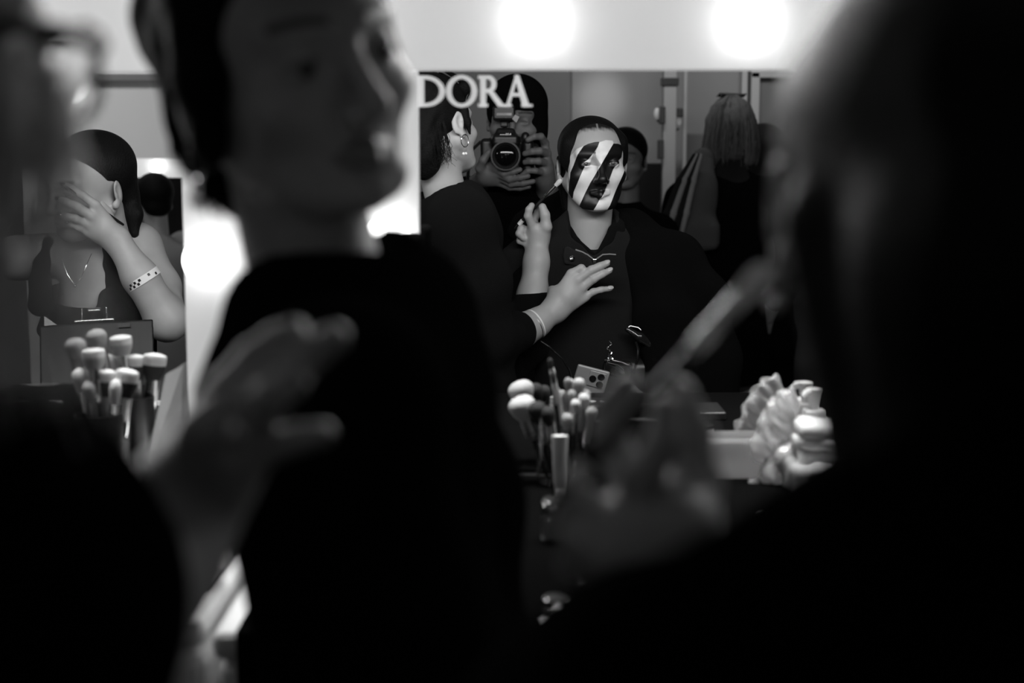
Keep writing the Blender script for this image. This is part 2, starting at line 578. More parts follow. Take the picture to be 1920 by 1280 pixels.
def xf(V, m):
    A = np.array(m)
    return V @ A[:3, :3].T + A[:3, 3]

def body_mesh(name, material, parent, head, mtx, limbs, extra=None):
    """One body skin: the head with its neck, and the limbs that show."""
    parts = []
    if head is not None:
        V, Fc = head.mesh()
        a = {'lips': lips_attr(V), 'brow': brow_attr(V)}
        if extra: a.update(extra(V))
        parts.append((xf(V, mtx), Fc, a))
    for S in limbs:
        V, Fc = S.mesh()
        parts.append((V, Fc, {}))
    V, Fc, at = join_meshes(parts)
    return mesh_obj(name, V, Fc, MAT[material], parent, True, attrs=at)

def hand(S, wrist, knuckles, fingers, thumb, arm=None, s=1.0, rw=.024, fr=.0096):
    """Hand from joint positions: four knuckles, four finger joint lists, the thumb's joints."""
    wrist = Vector(wrist)
    kn = [Vector(k) for k in knuckles]
    mid = (kn[1] + kn[2]) / 2
    ax = (mid - wrist).normalized()
    side = (kn[0] - kn[3]).normalized()
    nrm = ax.cross(side).normalized()
    for i, k_ in enumerate(kn):
        w0 = wrist + side * (.013 - .0085 * i) * s
        S.cap(w0, k_, .0135 * s, .0105 * s, k=.014 * s)
    S.ell((wrist + mid) / 2, (.030 * s, .030 * s, .014 * s) if False else .018 * s, k=.02 * s)
    for i, fg in enumerate(fingers):
        pts = [kn[i]] + [Vector(p) for p in fg]
        r0 = fr * s * (1.0, 1.03, .97, .85)[i]
        n = len(pts)
        for j in range(n - 1):
            S.cap(pts[j], pts[j + 1], r0 * (1.06 - .10 * j), r0 * (1.0 - .10 * (j + .6)), k=.0035 * s)
    if thumb:
        tp = [Vector(p) for p in thumb]
        S.cap(wrist + (tp[0] - wrist) * .25, tp[0], .015 * s, .0135 * s, k=.015 * s)
        for j in range(len(tp) - 1):
            S.cap(tp[j], tp[j + 1], (.0125 - .0018 * j) * s, (.0108 - .0018 * j) * s, k=.005 * s)
    if arm:
        pts = [wrist] + [Vector(p) for p, _ in arm]; rs = [rw * s] + [r for _, r in arm]
        S.chain(pts, rs, k=.02)
    return nrm

def nails(parent, tips, n=None, r=.0058, material='nail'):
    for (tip, prev, up) in tips:
        tip = Vector(tip); d = (tip - Vector(prev)).normalized(); up = Vector(up); up = (up - d * up.dot(d)).normalized(); sd = d.cross(up)
        S = Sdf(.0012)
        A = np.array([list(sd), list(d), list(up)]).T
        S.ell(tip + up * .0052 - d * .001, (.0052, .0085, .0022), rot=A, k=.001)
        skin('nail', S, MAT[material], parent)

def strands(name, roots, n, spread, r, material, parent, seed=1, seg=10, wave=.006, split=None):
    """Loose hair: thin tubes that follow guide lines."""
    rnd = random.Random(seed); b = MB()
    for g in range(n):
        gi = rnd.choice(roots)
        off = Vector((rnd.gauss(0, spread), rnd.gauss(0, spread), rnd.gauss(0, spread * .5)))
        ph = rnd.random() * 6.3; fq = rnd.uniform(1.5, 3.0); am = wave * rnd.uniform(.3, 1.4)
        pts = []
        m = len(gi) - 1
        ln = rnd.uniform(.72, 1.0)
        for j in range(seg + 1):
            t = j / seg * m * ln; i = min(int(t), m - 1); q = t - i
            p = Vector(gi[i]).lerp(Vector(gi[i + 1]), q)
            tt = j / seg
            pts.append(p + off * (.35 + tt) + Vector((math.sin(ph + tt * fq * 6.3), math.cos(ph + tt * fq * 5), 0)) * am * tt)
        b.tube(pts, [r * (1 - .6 * j / seg) for j in range(seg + 1)], n=4, cap=False)
    return b.build(name, MAT[material], parent, smooth=True)
# ------------------------------------------------------------------ the hall
def wall(name, lo, hi, m):
    b = MB(); b.box(lo, hi); return struct(b.build(name, MAT[m]))

wall('floor', (-4.2, -3.5, -.1), (4.2, 2.3, 0), 'floor_grey')
wall('ceiling', (-4.2, -3.5, 2.85), (4.2, 2.3, 2.95), 'ceiling_paint')
wall('wall_front', (-4.2, 2.05, 0), (4.2, 2.2, 2.85), 'wall_dark')
wall('wall_left', (-4.2, -3.3, 0), (-4.1, 2.05, 2.85), 'wall_dark')
wall('wall_right', (4.1, -3.3, 0), (4.2, 2.05, 2.85), 'wall_dark')
YB = -3.2                                    # face of the rear wall
def bx(u): return M(u, 292, YB).x
def bz(v): return M(948, v, YB).z
wall('wall_rear', (-4.2, YB - .12, 0), (4.2, YB - .02, 2.85), 'wall_dark')
wall('wall_rear_light_panel', (bx(40), YB - .02, 0), (bx(420), YB, 2.85), 'wall_light')
wall('wall_rear_grey_panel', (bx(1072), YB - .02, 0), (bx(1300), YB, 2.85), 'wall_panel')
wall('wall_rear_side_panel', (bx(1300), YB - .02, 0), (bx(1392), YB + .0, 2.85), 'wall_panel')
# joints and trims of the rear wall
b = MB(); b.box((bx(118) - .006, YB, .3), (bx(118) + .006, YB + .012, bz(150))); struct(b.build('trim_1', MAT['grey_rubber']))
b = MB(); b.box((bx(60), YB, bz(153)), (bx(420), YB + .05, bz(139)), .004); struct(b.build('trim_2', MAT['wall_panel']))
b = MB(); b.box((bx(1385), YB, 0), (bx(1396), YB + .05, 2.5), .004); struct(b.build('trim_3', MAT['wall_white']))
# door in its frame
b = MB()
b.box((bx(1402), YB, 0), (bx(1418), YB + .06, bz(136)), .004)
b.box((bx(1402), YB, bz(147)), (bx(1640), YB + .06, bz(128)), .004)
b.box((bx(1624), YB, 0), (bx(1640), YB + .06, bz(136)), .004)
fr = struct(b.build('door_1', MAT['wall_white']))
b = MB(); b.box((bx(1416), YB, 0), (bx(1626), YB + .025, bz(148)), .003); b.build('door_panel', MAT['wall_dark'], fr)

# posts of the hall standing before the rear wall
def post(u0, u1, y, m, label, bands, clamps):
    x0 = M(u0, 292, y).x; x1 = M(u1, 292, y).x
    t = thing('upright_post', label, 'post', ((x0 + x1) / 2, y, 0), None)
    b = MB(); b.box((x0, y - (x1 - x0) / 2, 0), (x1, y + (x1 - x0) / 2, 2.85), .006); b.build('shaft', MAT[m], t)
    for v0, v1 in bands:
        b = MB(); z0 = M(948, v1, y).z; z1 = M(948, v0, y).z
        b.box((x0 - .008, y - (x1 - x0) / 2 - .008, z0), (x1 + .008, y + (x1 - x0) / 2 + .008, z1), .003); b.build('collar', MAT['black_plastic'], t)
    for uu, v0, v1 in clamps:
        xx = M(uu, 292, y).x
        b = MB(); b.box((xx - .012, y - .01, M(948, v1, y).z), (xx + .012, y + .06, M(948, v0, y).z), .004); b.build('clamp', MAT['black_plastic'], t)
    return t
post(1241, 1266, -2.75, 'post_white', 'pale square upright post with a black collar seen left of the blond woman', [(146, 161)], [(1239, 200, 233), (1237, 262, 298)])
post(1279, 1287, -2.8, 'post_white', 'thin pale pole right of the wide upright post', [], [(1272, 203, 220)])
# two small lamps glowing beside the post
for (u, v, r, lb) in ((1232, 213, .016, 'small glowing lamp fixed left of the pale upright post'), (1273, 228, .011, 'small glowing lamp between the wide post and the thin pole')):
    c = M(u, v, -2.78)
    t = thing('spot_lamp', lb, 'lamp', c)
    sphere('bulb', c, r, mat('dim_bulb_%d' % u, .35, .5, emit=.12), t, 16, (1, 1, 1.7))
    b = MB(); b.tube([c + Vector((0, 0, -.03)), c + Vector((.04 if u < 1250 else -.03, .0, -.05))], .006, 8); b.build('holder', MAT['black_plastic'], t)

# low partition and cases far right in the mirror
def at_box(name, label, cat, u0, v0, u1, v1, y, dep, m, bev=.01, floor=True):
    p = M(u0, v0, y); q = M(u1, v1, y)
    b = MB(); b.box((p.x, y - dep, 0 if floor else q.z), (q.x, y, p.z), bev)
    return tag(b.build(name, MAT[m]), label, cat)
at_box('side_table', 'dark grey low cabinet behind the blond woman near the floor', 'cabinet', 1442, 634, 1508, 800, -2.7, .35, 'grey_cloth')
at_box('partition_panel', 'dark low partition between the striped face and the pale post', 'partition', 1200, 306, 1240, 700, -2.9, .05, 'dark_cloth')
at_box('flight_case', 'dark case standing behind the blond woman at the left', 'case', 1284, 250, 1330, 600, -2.95, .1, 'grey_cloth')

# ------------------------------------------------------------------ lighted vanity mirrors
def vanity(label, y, facing, mu0, mv0, mu1, mz0, tb, side, bulbs, bulb_r, M_or_P=P, name='vanity_mirror', group=None, outer=None):
    """Mirror glass between panels with bulbs. mu/mv are corners, measured at depth y."""
    a = M_or_P(mu0, mv0, y); c = M_or_P(mu1, mv0, y)
    x0, x1, zt = min(a.x, c.x), max(a.x, c.x), a.z
    t = thing(name, label, 'mirror', ((x0 + x1) / 2, y, mz0), group)
    th = .02 * facing
    def bb(lo, hi, be=.002):
        lo2 = [min(lo[i], hi[i]) for i in range(3)]; hi2 = [max(lo[i], hi[i]) for i in range(3)]
        b = MB(); b.box(lo2, hi2, be); return b
    bb((x0 - .004, y, mz0), (x1 + .004, y + th, zt + .004), 0).build('mirror_glass', MAT['mirror_glass'], t)
    lx, rx = side
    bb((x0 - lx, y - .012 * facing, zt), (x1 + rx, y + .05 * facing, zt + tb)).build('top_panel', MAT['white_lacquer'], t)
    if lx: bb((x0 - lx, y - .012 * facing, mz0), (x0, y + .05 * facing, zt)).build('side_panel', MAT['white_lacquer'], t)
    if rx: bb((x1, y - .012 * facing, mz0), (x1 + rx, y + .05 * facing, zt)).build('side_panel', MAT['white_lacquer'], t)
    for (bxx, bz_) in bulbs:
        cc = Vector((bxx, y - (.012 + bulb_r * .82) * facing, bz_))
        o = sphere('bulb', cc, bulb_r, MAT['bulb_glass'], t, 28)
        b = MB(); b.lathe(cc + Vector((0, bulb_r * .80 * facing, 0)), [(.018, -.004), (.018, .004)], 20, axis=(0, 1, 0)); b.build('socket', MAT['white_plastic'], o if False else t)
    return t, x0, x1, zt

CZ = H - .44                     # counter height
def px(u): return P(u, 292, D).x
def pz(v): return P(948, v, D).z
BS = px(1397) - px(1006)         # bulb spacing
top_z = pz(50); xs = px(1006)
main_b = [(xs + BS * k, top_z) for k in range(-1, 3)]
main_b += [(px(729), top_z - BS * k) for k in (1,)] + [(px(1850), top_z - BS * k) for k in (1, 2)]
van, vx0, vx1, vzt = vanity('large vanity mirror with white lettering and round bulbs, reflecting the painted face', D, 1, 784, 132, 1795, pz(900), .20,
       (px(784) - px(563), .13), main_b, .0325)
lb = [(px(394), top_z - BS * k + .0 - .0) for k in (0,)] + [(px(394), pz(484)), (px(394), pz(875))]
lb += [(px(394) - .045 - BS * k, top_z) for k in (1, 2)] + [(px(-430), pz(484)), (px(-430), pz(94))]
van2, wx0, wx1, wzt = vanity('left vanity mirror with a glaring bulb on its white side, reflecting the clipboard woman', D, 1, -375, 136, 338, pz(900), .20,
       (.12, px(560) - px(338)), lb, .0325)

# raised letters on the large mirror
def letters(parent, y, cap_px0, cap_px1, specs, m):
    z0 = P(948, cap_px1, y).z; z1 = P(948, cap_px0, y).z
    hgt = z1 - z0
    cnt = [0]
    def X(u): return P(u, 292, y).x
    def bar(b, pts):
        cnt[0] += 1; b.prism(pts, y - .003 - .00012 * (cnt[0] % 9), y)
    def ring(b, cx, cz, rx, rz, tx, tz, a0=0, a1=360, n=40):
        o = []; i_ = []
        for k in range(n + 1):
            t = math.radians(a0 + (a1 - a0) * k / n)
            o.append((cx + rx * math.cos(t), cz + rz * math.sin(t))); i_.append((cx + (rx - tx) * math.cos(t), cz + (rz - tz) * math.sin(t)))
        for k in range(n):
            b.prism([o[k], o[k + 1], i_[k + 1], i_[k]], y - .003, y)
    for ch, u0, u1 in specs:
        x0, x1 = X(u0), X(u1); w = x1 - x0; b = MB()
        st = .0072; th = .0046
        if ch == 'D':
            bar(b, [(x0 + .003, z0), (x0 + .003 + st, z0), (x0 + .003 + st, z1), (x0 + .003, z1)])
            bar(b, [(x0, z0), (x0 + .014, z0), (x0 + .014, z0 + th * .8), (x0, z0 + th * .8)])
            bar(b, [(x0, z1 - th * .8), (x0 + .014, z1 - th * .8), (x0 + .014, z1), (x0, z1)])
            ring(b, x0 + .012, (z0 + z1) / 2, w - .012, hgt / 2, st, th, -90, 90)
        elif ch == 'O':
            ring(b, (x0 + x1) / 2, (z0 + z1) / 2, w / 2, hgt / 2 + .0008, st, th)
        elif ch == 'R':
            bar(b, [(x0 + .003, z0), (x0 + .003 + st, z0), (x0 + .003 + st, z1), (x0 + .003, z1)])
            bar(b, [(x0, z0), (x0 + .013, z0), (x0 + .013, z0 + th * .8), (x0, z0 + th * .8)])
            bar(b, [(x0, z1 - th * .8), (x0 + .015, z1 - th * .8), (x0 + .015, z1), (x0, z1)])
            zc = z1 - hgt * .27
            ring(b, x0 + .014, zc, w * .62 - .012, hgt * .27, st * .9, th, -90, 90)
            bar(b, [(x0 + .008, zc - hgt * .27), (x0 + .015, zc - hgt * .27), (x0 + .015, zc - hgt * .27 + th), (x0 + .008, zc - hgt * .27 + th)])
            bar(b, [(x0 + .013, zc - hgt * .25), (x0 + .021, zc - hgt * .25), (x1, z0), (x1 - .009, z0)])
        else:
            xm = (x0 + x1) / 2 - .001
            bar(b, [(x0 + .004, z0), (x0 + .004 + th, z0), (xm + .002, z1 + .0008), (xm - .0015, z1 + .0008)])
            bar(b, [(x1 - .004 - st - .001, z0), (x1 - .003, z0), (xm + .003, z1 + .0008), (xm - .003, z1 + .0008)])
            zc = z0 + hgt * .34
            bar(b, [(x0 + .010, zc), (x1 - .011, zc), (x1 - .012, zc + th * .9), (x0 + .011, zc + th * .9)])
            bar(b, [(x0, z0), (x0 + .012, z0), (x0 + .012, z0 + th * .7), (x0, z0 + th * .7)])
            bar(b, [(x1 - .014, z0), (x1 + .001, z0), (x1 + .001, z0 + th * .7), (x1 - .014, z0 + th * .7)])
        b.build('letter', MAT[m], parent)
letters(van, D, 142, 200, [('D', 782, 835), ('O', 837, 895), ('R', 897, 947), ('A', 943, 997)], 'glow_letter')

# the same kind of station across the hall, seen through the left mirror
y2 = -2.95
a_ = M(120, 333, y2); c_ = M(420, 333, y2)
bw = M(297, 312, y2)
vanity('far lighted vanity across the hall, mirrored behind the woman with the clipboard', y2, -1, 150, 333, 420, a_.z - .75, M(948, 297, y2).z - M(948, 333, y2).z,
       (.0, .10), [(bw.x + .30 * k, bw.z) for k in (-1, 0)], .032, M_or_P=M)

# ------------------------------------------------------------------ make-up tables
def table(label, x0, x1, y0):
    t = thing('makeup_table', label, 'table', ((x0 + x1) / 2, (y0 + D) / 2, 0))
    S = Sdf(.01)
    b = MB(); b.box((x0, y0, CZ - .03), (x1, D - .016, CZ), .012); b.build('table_top', MAT['table_white'], t)
    b = MB(); b.box((x0 + .001, y0 + .001, .0), (x1 - .001, D - .03, CZ - .03), .02); b.build('cabinet_body', MAT['table_front'], t)
    return t
yL = P(340, 1160, 1).y and (CZ - H) / ((P(340, 1160, 1).z - H))       # depth where the counter height is seen at that row
yR = (CZ - H) / ((P(400, 1186, 1).z - H))
xg = P(386, 1150, yL).x
table('left white make-up table with rounded front edge under the brushes', -1.62, xg - .002, yL)
table('right white make-up table with a bin and a pump bottle on it', xg + .012, 1.05, yR)
print('counter front', yL, yR, xg)
# ------------------------------------------------------------------ the sitter with the striped face
def poly_sd(X, Z, poly):
    """Signed distance to a closed outline, positive inside."""
    d = np.full(X.shape, 1e9); ins = np.zeros(X.shape, bool); n = len(poly)
    for i in range(n):
        x0, z0 = poly[i]; x1, z1 = poly[(i + 1) % n]
        ex, ez = x1 - x0, z1 - z0; wx, wz = X - x0, Z - z0
        t = np.clip((wx * ex + wz * ez) / max(ex * ex + ez * ez, 1e-12), 0, 1)
        d = np.minimum(d, (wx - ex * t) ** 2 + (wz - ez * t) ** 2)
        c1 = (z0 <= Z) & (z1 > Z); c2 = (z1 <= Z) & (z0 > Z); cr = ex * wz - ez * wx
        ins ^= (c1 & (cr > 0)) | (c2 & (cr < 0))
    d = np.sqrt(d)
    return np.where(ins, d, -d)

# outline points of the make-up, given on the face (x to her right, z up, metres)
KZ = 1 / (5.82 * 832.0)
def fz(pts, cx=500, cz=625):
    return [((x - cx) * KZ, -(z - cz) * KZ) for x, z in pts]
black = [fz([(492, 395), (440, 398), (370, 415), (320, 440), (255, 530), (215, 640), (178, 720), (166, 850), (160, 1000), (205, 1000), (215, 930), (245, 850), (280, 760), (330, 655), (300, 628), (340, 600), (370, 580), (430, 505), (470, 450)]),
         fz([(645, 418), (700, 420), (755, 440), (760, 480), (740, 540), (738, 565), (700, 600), (715, 625), (660, 660), (640, 690), (610, 760), (580, 840), (530, 950), (490, 1010), (425, 1125), (405, 1220), (255, 1150), (283, 1052), (340, 930), (390, 830), (440, 750), (490, 660), (540, 580), (590, 500)]),
         fz([(790, 640), (775, 700), (750, 750), (700, 860), (650, 970), (605, 1075), (560, 1150), (560, 1240), (700, 1150), (800, 1000), (840, 800)])]
white = [fz([(490, 400), (560, 378), (640, 385), (650, 425), (560, 640), (600, 720), (480, 1000), (280, 1060), (270, 1130), (150, 1000), (140, 620), (165, 560), (250, 465), (320, 436), (420, 520), (380, 640), (430, 645), (480, 655), (500, 640), (450, 560), (445, 500)]),
         fz([(760, 480), (800, 560), (800, 700), (720, 900), (620, 1090), (560, 1240), (400, 1230), (420, 1100), (560, 900), (620, 740), (650, 660), (700, 640), (700, 600), (740, 560)])]
def paint_attr(V):
    an = math.radians(-hy)                         # outlines were measured on the slightly turned face
    X = V[:, 0] * math.cos(an) + (V[:, 1] - .088) * math.sin(an); Z = V[:, 2]
    front = V[:, 1] + np.minimum(0, Z + .03) * .15 > .028
    bk = np.max([poly_sd(X, Z, p) for p in black], axis=0)
    wh = np.max([poly_sd(X, Z, p) for p in white], axis=0)
    lim = V[:, 1] - (.022 + np.clip((-Z - .05) * .5, 0, .05))
    under = (Z + .104) * 1.0                       # below the chin the skin is bare
    bk = np.minimum(np.minimum(bk, lim), under); wh = np.minimum(np.minimum(wh, lim), under)
    s = (np.abs(X + .004) / .0665) ** 3.2 + (np.maximum(Z, 0) / .0745) ** 3.2 + .05 * np.sin(X * 310 + 3 * np.sin(Z * 170)) + .03 * np.sin(X * 900)
    sc = np.clip((s - .84) / .42, 0, 1) * np.clip((Z + .002) / .012, 0, 1) * (V[:, 1] > -.02)
    part = np.clip(1.6 - np.abs(X + .0035 + (Z - .07) * .12) / .0011, 0, 1) * (Z > .05) * (Z < .092)
    return {'black_paint': bk, 'white_paint': wh, 'scalp': sc * (1 - part * .8)}

mo = M(1126, 306, .70); hy = -9
mF = Vector((-math.sin(math.radians(hy)), math.cos(math.radians(hy)), 0))
mH = headmat(Vector((mo.x, .70, mo.z)) - mF * .088, hy, 0, -1)
print('model head', mH.translation)
mc = mH.translation
t = thing('person', 'seated person with a black and white striped painted face, draped dark coat and zipped jacket', 'person', (mc.x, mc.y - .05, 0))
model = t
hd = head_sdf(.0019, top=.066, wide=.98, neck=.17, nr=.051, neckdir=(0, -.035))
# hand that holds the phone on the lap
LA = Sdf(.003)
w_ = M(1255, 800, .74)
kn = [M(1190, 752, .795), M(1196, 770, .80), M(1203, 785, .80), M(1215, 800, .80)]
fg = [[M(1168, 742, .81), M(1145, 742, .815), M(1128, 744, .812)], [M(1160, 760, .815), M(1132, 760, .815), M(1112, 764, .81)],
      [M(1170, 780, .815), M(1140, 779, .81), M(1120, 781, .805)], [M(1180, 797, .815), M(1155, 799, .81), M(1140, 801, .80)]]
hand(LA, w_, kn, fg, [M(1205, 748, .76), M(1185, 730, .765), M(1168, 722, .77)], arm=[(M(1330, 830, .62), .034), (Vector((mc.x + .20, mc.y - .0, mc.z - .45)), .034), (Vector((mc.x + .15, mc.y - .03, mc.z - .24)), .034), (Vector((mc.x, mc.y - .03, mc.z - .19)), .03)], s=.95)
body_mesh('body', 'painted_skin', t, hd, mH, [LA], extra=paint_attr)
eyes(mH, t, gaze=(-.16, .0))
# slicked hair with a centre parting
S = Sdf(.0025)
S.ell((0, -.014, .037), (.0752, .0952, .0705), k=.01)
S.ell((0, .024, .006), (.0640, .0655, .0815), k=.012)
for q in (-1, 1): S.cap((q * .062, -.035, -.01), (q * .046, -.050, -.10), .016, .014, k=.02)
S.ell((0, -.085, -.03), (.045, .03, .035), k=.03)
for q in (-1, 1):
    S.cap((q * .058, .028, .045), (q * .0675, .015, .005), .014, .009, k=.03)
S.ell((0, .080, -.020), (.050, .072, .0935), op='s', k=.010)
S.ell((0, .075, -.042), (.0640, .070, .080), op='s', k=.010)
S.ell((0, .045, -.085), (.10, .090, .060), op='s', k=.02)
S.cap((0, -.075, -.02), (0, -.075, -.10), .050, .045, k=.03)
for q in (-1, 1): S.ell((q * .08, -.005, -.03), (.02, .028, .040), op='s', k=.01)
S.cap((-.003, .088, .060), (-.003, .058, .1010), .0016, .0010, op='s', k=.003)
skin('hair', S, MAT['slick_hair'], t, mtx=mH)
sphere('earring', mH @ Vector((-.080, .000, -.047)), .0035, MAT['pearl'], t, 12)
# high black collar, zipped jacket, coat on the shoulders
nx, ny = mc.x, mc.y
nz = mc.z
def W(dx, dy, dz): return Vector((nx + dx, ny + dy, nz + dz))
S = Sdf(.005, noise=(.0035, 26))
S.cap(W(0, -.03, -.155), W(0, -.03, -.185), .066, .08, k=.02)
S.cap(W(-.13, -.03, -.225), W(.13, -.03, -.225), .062, .062, k=.05)
S.cap(W(0, -.01, -.25), W(0, .01, -.55), .135, .15, k=.05, fl=((0, 1, 0), 1.35))
S.cap(W(-.165, -.02, -.24), W(-.22, .03, -.50), .055, .05, k=.03)
S.cap(W(.165, -.02, -.24), W(.22, .03, -.50), .055, .05, k=.03)
S.cap(W(.22, .03, -.50), W(.12, .16, -.62), .05, .042, k=.03)
S.cap(W(-.22, .03, -.50), W(-.10, .18, -.62), .05, .042, k=.03)
S.cap(W(-.09, .0, -.66), W(-.10, .42, -.62), .09, .075, k=.04)
S.cap(W(.09, .0, -.66), W(.10, .42, -.62), .09, .075, k=.04)
S.cap(W(-.10, .42, -.62), W(-.10, .44, -1.12), .07, .05, k=.04)
S.cap(W(.10, .42, -.62), W(.10, .44, -1.12), .07, .05, k=.04)
# open V at the throat
S.cap(W(0, .00, -.10), W(0, .04, -.150), .054, .050, op='s', k=.006)
S.cap(W(0, .04, -.150), W(-.0, .085, -.200), .048, .010, op='s', k=.008)
jk = skin('jacket', S, MAT['dark_twill'], t)
b = MB()
TJ = bvh_of(jk)
zl = [MS(1080, 468, TJ), MS(1092, 472, TJ), MS(1103, 478, TJ), MS(1113, 486, TJ)]
zr = [MS(1154, 477, TJ), MS(1143, 476, TJ), MS(1130, 477, TJ), MS(1117, 486, TJ)]
b2 = MB()
for ln in (zl, zr):
    for i in range(3):
        for j in range(9):
            p = ln[i].lerp(ln[i + 1], j / 9); b2.box(p - Vector((.0011, .002, .0013)), p + Vector((.0011, .0025, .0013)))
b2.build('zip_teeth', MAT['dull_metal'], t)
b = MB(); zp = MS(1115, 490, TJ, .004)
b.box(zp - Vector((.0042, .003, .010)), zp + Vector((.0042, .002, .006)), .0015)
b.box(zp - Vector((.0028, .004, .024)), zp + Vector((.0028, .000, -.010)), .001)
b.build('zip_pull', MAT['silver'], t)
b = MB(); sp = MS(1073, 484, TJ, .010)
b.lathe(sp, [(.0058, -.002), (.0058, .001), (.004, .003), (.002, .002)], 18, axis=(-.2, 1, .1)); b.build('snap_button', MAT['silver'], t)
S = Sdf(.002)   # collar flap that lies open
fl = [MS(1064, 468, TJ, 0), MS(1098, 482, TJ, 0), MS(1108, 500, TJ, 0), MS(1064, 490, TJ, 0)]
S.chain([fl[0], fl[1]], .006, k=.006); S.chain([fl[3], fl[2]], .006, k=.006); S.chain([fl[0], fl[3]], .006, k=.006); S.cap((fl[0] + fl[3]) / 2, (fl[1] + fl[2]) / 2, .009, .008, k=.008)
skin('collar_flap', S, MAT['dark_cloth'], t)
S = Sdf(.002)   # inner stand collar
S.chain([M(1066, 428, .61), M(1080, 452, .645), M(1113, 478, .683)], [.008, .008, .005], k=.006)
S.chain([M(1166, 412, .61), M(1156, 436, .640), M(1122, 476, .680)], [.014, .020, .006], k=.006)
skin('inner_collar', S, MAT['black_knit'], t)
# coat
S = Sdf(.006, noise=(.005, 18))
S.chain([W(.03, -.09, -.16), W(.09, -.07, -.170), W(.20, -.03, -.225), W(.262, .01, -.31), W(.285, .03, -.45), W(.30, .03, -.75)], [.05, .052, .055, .052, .055, .06], k=.04)
S.chain([W(.03, -.09, -.17), W(-.08, -.06, -.205), W(-.16, -.03, -.25), W(-.225, .0, -.33), W(-.25, .02, -.45), W(-.27, .0, -.75)], [.035, .040, .045, .05, .055, .06], k=.04)
S.chain([W(.075, .00, -.135), W(.10, .035, -.22), W(.145, .085, -.34), W(.17, .10, -.5), W(.19, .10, -.72)], [.022, .036, .05, .052, .055], k=.03)
S.chain([W(.12, .0, -.20), W(.19, .04, -.36), W(.235, .05, -.75)], [.045, .058, .062], k=.03)
S.chain([W(-.075, .00, -.16), W(-.12, .03, -.24), W(-.17, .07, -.36), W(-.19, .08, -.7)], [.018, .028, .04, .05], k=.03)
S.cap(W(0, -.09, -.38), W(0, -.11, -.75), .17, .2, k=.06, fl=((0, 1, 0), 2.6))
# the raised, bunched collar and shoulder seen from behind
yb = .43
hood = [P(2060, 820, yb), P(1930, 850, yb), P(1760, 945, yb), P(1640, 1025, yb), P(1480, 1130, yb), P(1330, 1190, yb), P(1180, 1250, yb), P(1100, 1380, yb)]
S.chain(hood, [.024, .024, .022, .022, .022, .022, .022, .024], k=.02)
S.chain([p + Vector((.035, .02, -.055)) for p in hood], .032, k=.03)
S.chain([p + Vector((.07, .03, -.12)) for p in hood], .042, k=.04)
ct = skin('coat', S, MAT['black_wool'], t)

# chair under the sitter
t = thing('makeup_chair', 'black tall make-up chair under the sitter in the coat', 'chair', (nx, ny, 0))
b = MB(); b.box(W(-.25, -.20, -.80), W(.25, .28, -.755), .02); b.build('seat', MAT['black_plastic'], t)
b = MB(); b.box(W(-.25, -.235, -.62), W(.25, -.215, -.38), .008); b.build('backrest', MAT['black_plastic'], t)
for sx in (-1, 1):
    for sy in (-.21, .26):
        b = MB(); b.tube([W(sx * .23, sy, -.77), (nx + sx * .26, ny + sy, 0)], .014, 10); b.build('leg', MAT['black_plastic'], t, smooth=True)
    b = MB(); b.tube([W(sx * .23, -.21, -.77), W(sx * .23, -.225, -.38)], .014, 10); b.build('back_post', MAT['black_plastic'], t, smooth=True)

# phone, pouch, chain charm and cable on the lap
a = M(1084, 683, .80); c = M(1150, 700, .80); e = M(1092, 735, .805)
pc = M(1121, 722, .80)
ux = (c - a).normalized(); uz = Vector((-.10, .25, .96)); uz = (uz - ux * uz.dot(ux)).normalized(); un = uz.cross(ux).normalized()
if un.y < 0: un = -un
A = np.array([list(ux), list(un), list(uz)]).T
t = thing('smartphone', 'pale smartphone with round rear lenses held on the lap', 'phone', pc)
S = Sdf(.0012); top = a + ux * .036; ctr = top - uz * .072
S.box(ctr, (.0365, .0042, .0735), rot=A, r=.004)
skin('case', S, MAT['phone_back'], t)
S = Sdf(.0008); isl = top + ux * .012 - uz * .022 + un * .0045
S.box(isl, (.0185, .0018, .0185), rot=A, r=.0016); skin('camera_island', S, MAT['phone_back'], t)
for dx, dz in ((-.009, .001), (.008, .009), (.009, -.009)):
    b = MB(); b.lathe(isl + ux * dx + uz * dz, [(.0078, .0), (.0078, .0035), (.0064, .0042), (.006, .003), (.0, .003)], 20, axis=un); b.build('lens', MAT['black_gloss'], t, smooth=True)
t = thing('leather_pouch', 'small glossy black pouch hanging beside the pale smartphone', 'pouch', M(1158, 690, .79))
S = Sdf(.002, noise=(.0015, 90)); S.box(M(1158, 690, .79), (.032, .010, .020), rot=Matrix.Rotation(math.radians(12), 3, 'Y'), r=.009); skin('pouch_body', S, MAT['black_gloss'], t)
b = MB(); b.tube([M(1140, 680, .803), M(1158, 684, .804), M(1168, 690, .803), M(1172, 700, .802)], .0012, 6); b.build('zip', MAT['silver'], t)
t = thing('chain_charm', 'silver chain with a sparkling charm above the black pouch', 'charm', M(1145, 660, .80))
rnd = random.Random(4); b = MB()
for i in range(16):
    q = M(1143 + 4 * math.sin(i * .7), 640 + i * 1.9, .80); ax = Vector((rnd.random() - .5, rnd.random() - .5, rnd.random()))
    b.lathe(q, [(.0016, -.0012), (.0022, 0), (.0016, .0012)], 8, axis=ax)
b.build('chain', MAT['silver'], t)
b = MB()
for i in range(14):
    q = M(1143 + rnd.gauss(0, 4), 671 + rnd.gauss(0, 3.5), .80 + rnd.uniform(-.004, .006)); b.lathe(q, [(.0005, -.003), (.003, 0), (.0005, .003)], 5, axis=Vector((rnd.random() - .5, rnd.random() - .5, rnd.random() - .5)))
b.build('charm', MAT['silver'], t)
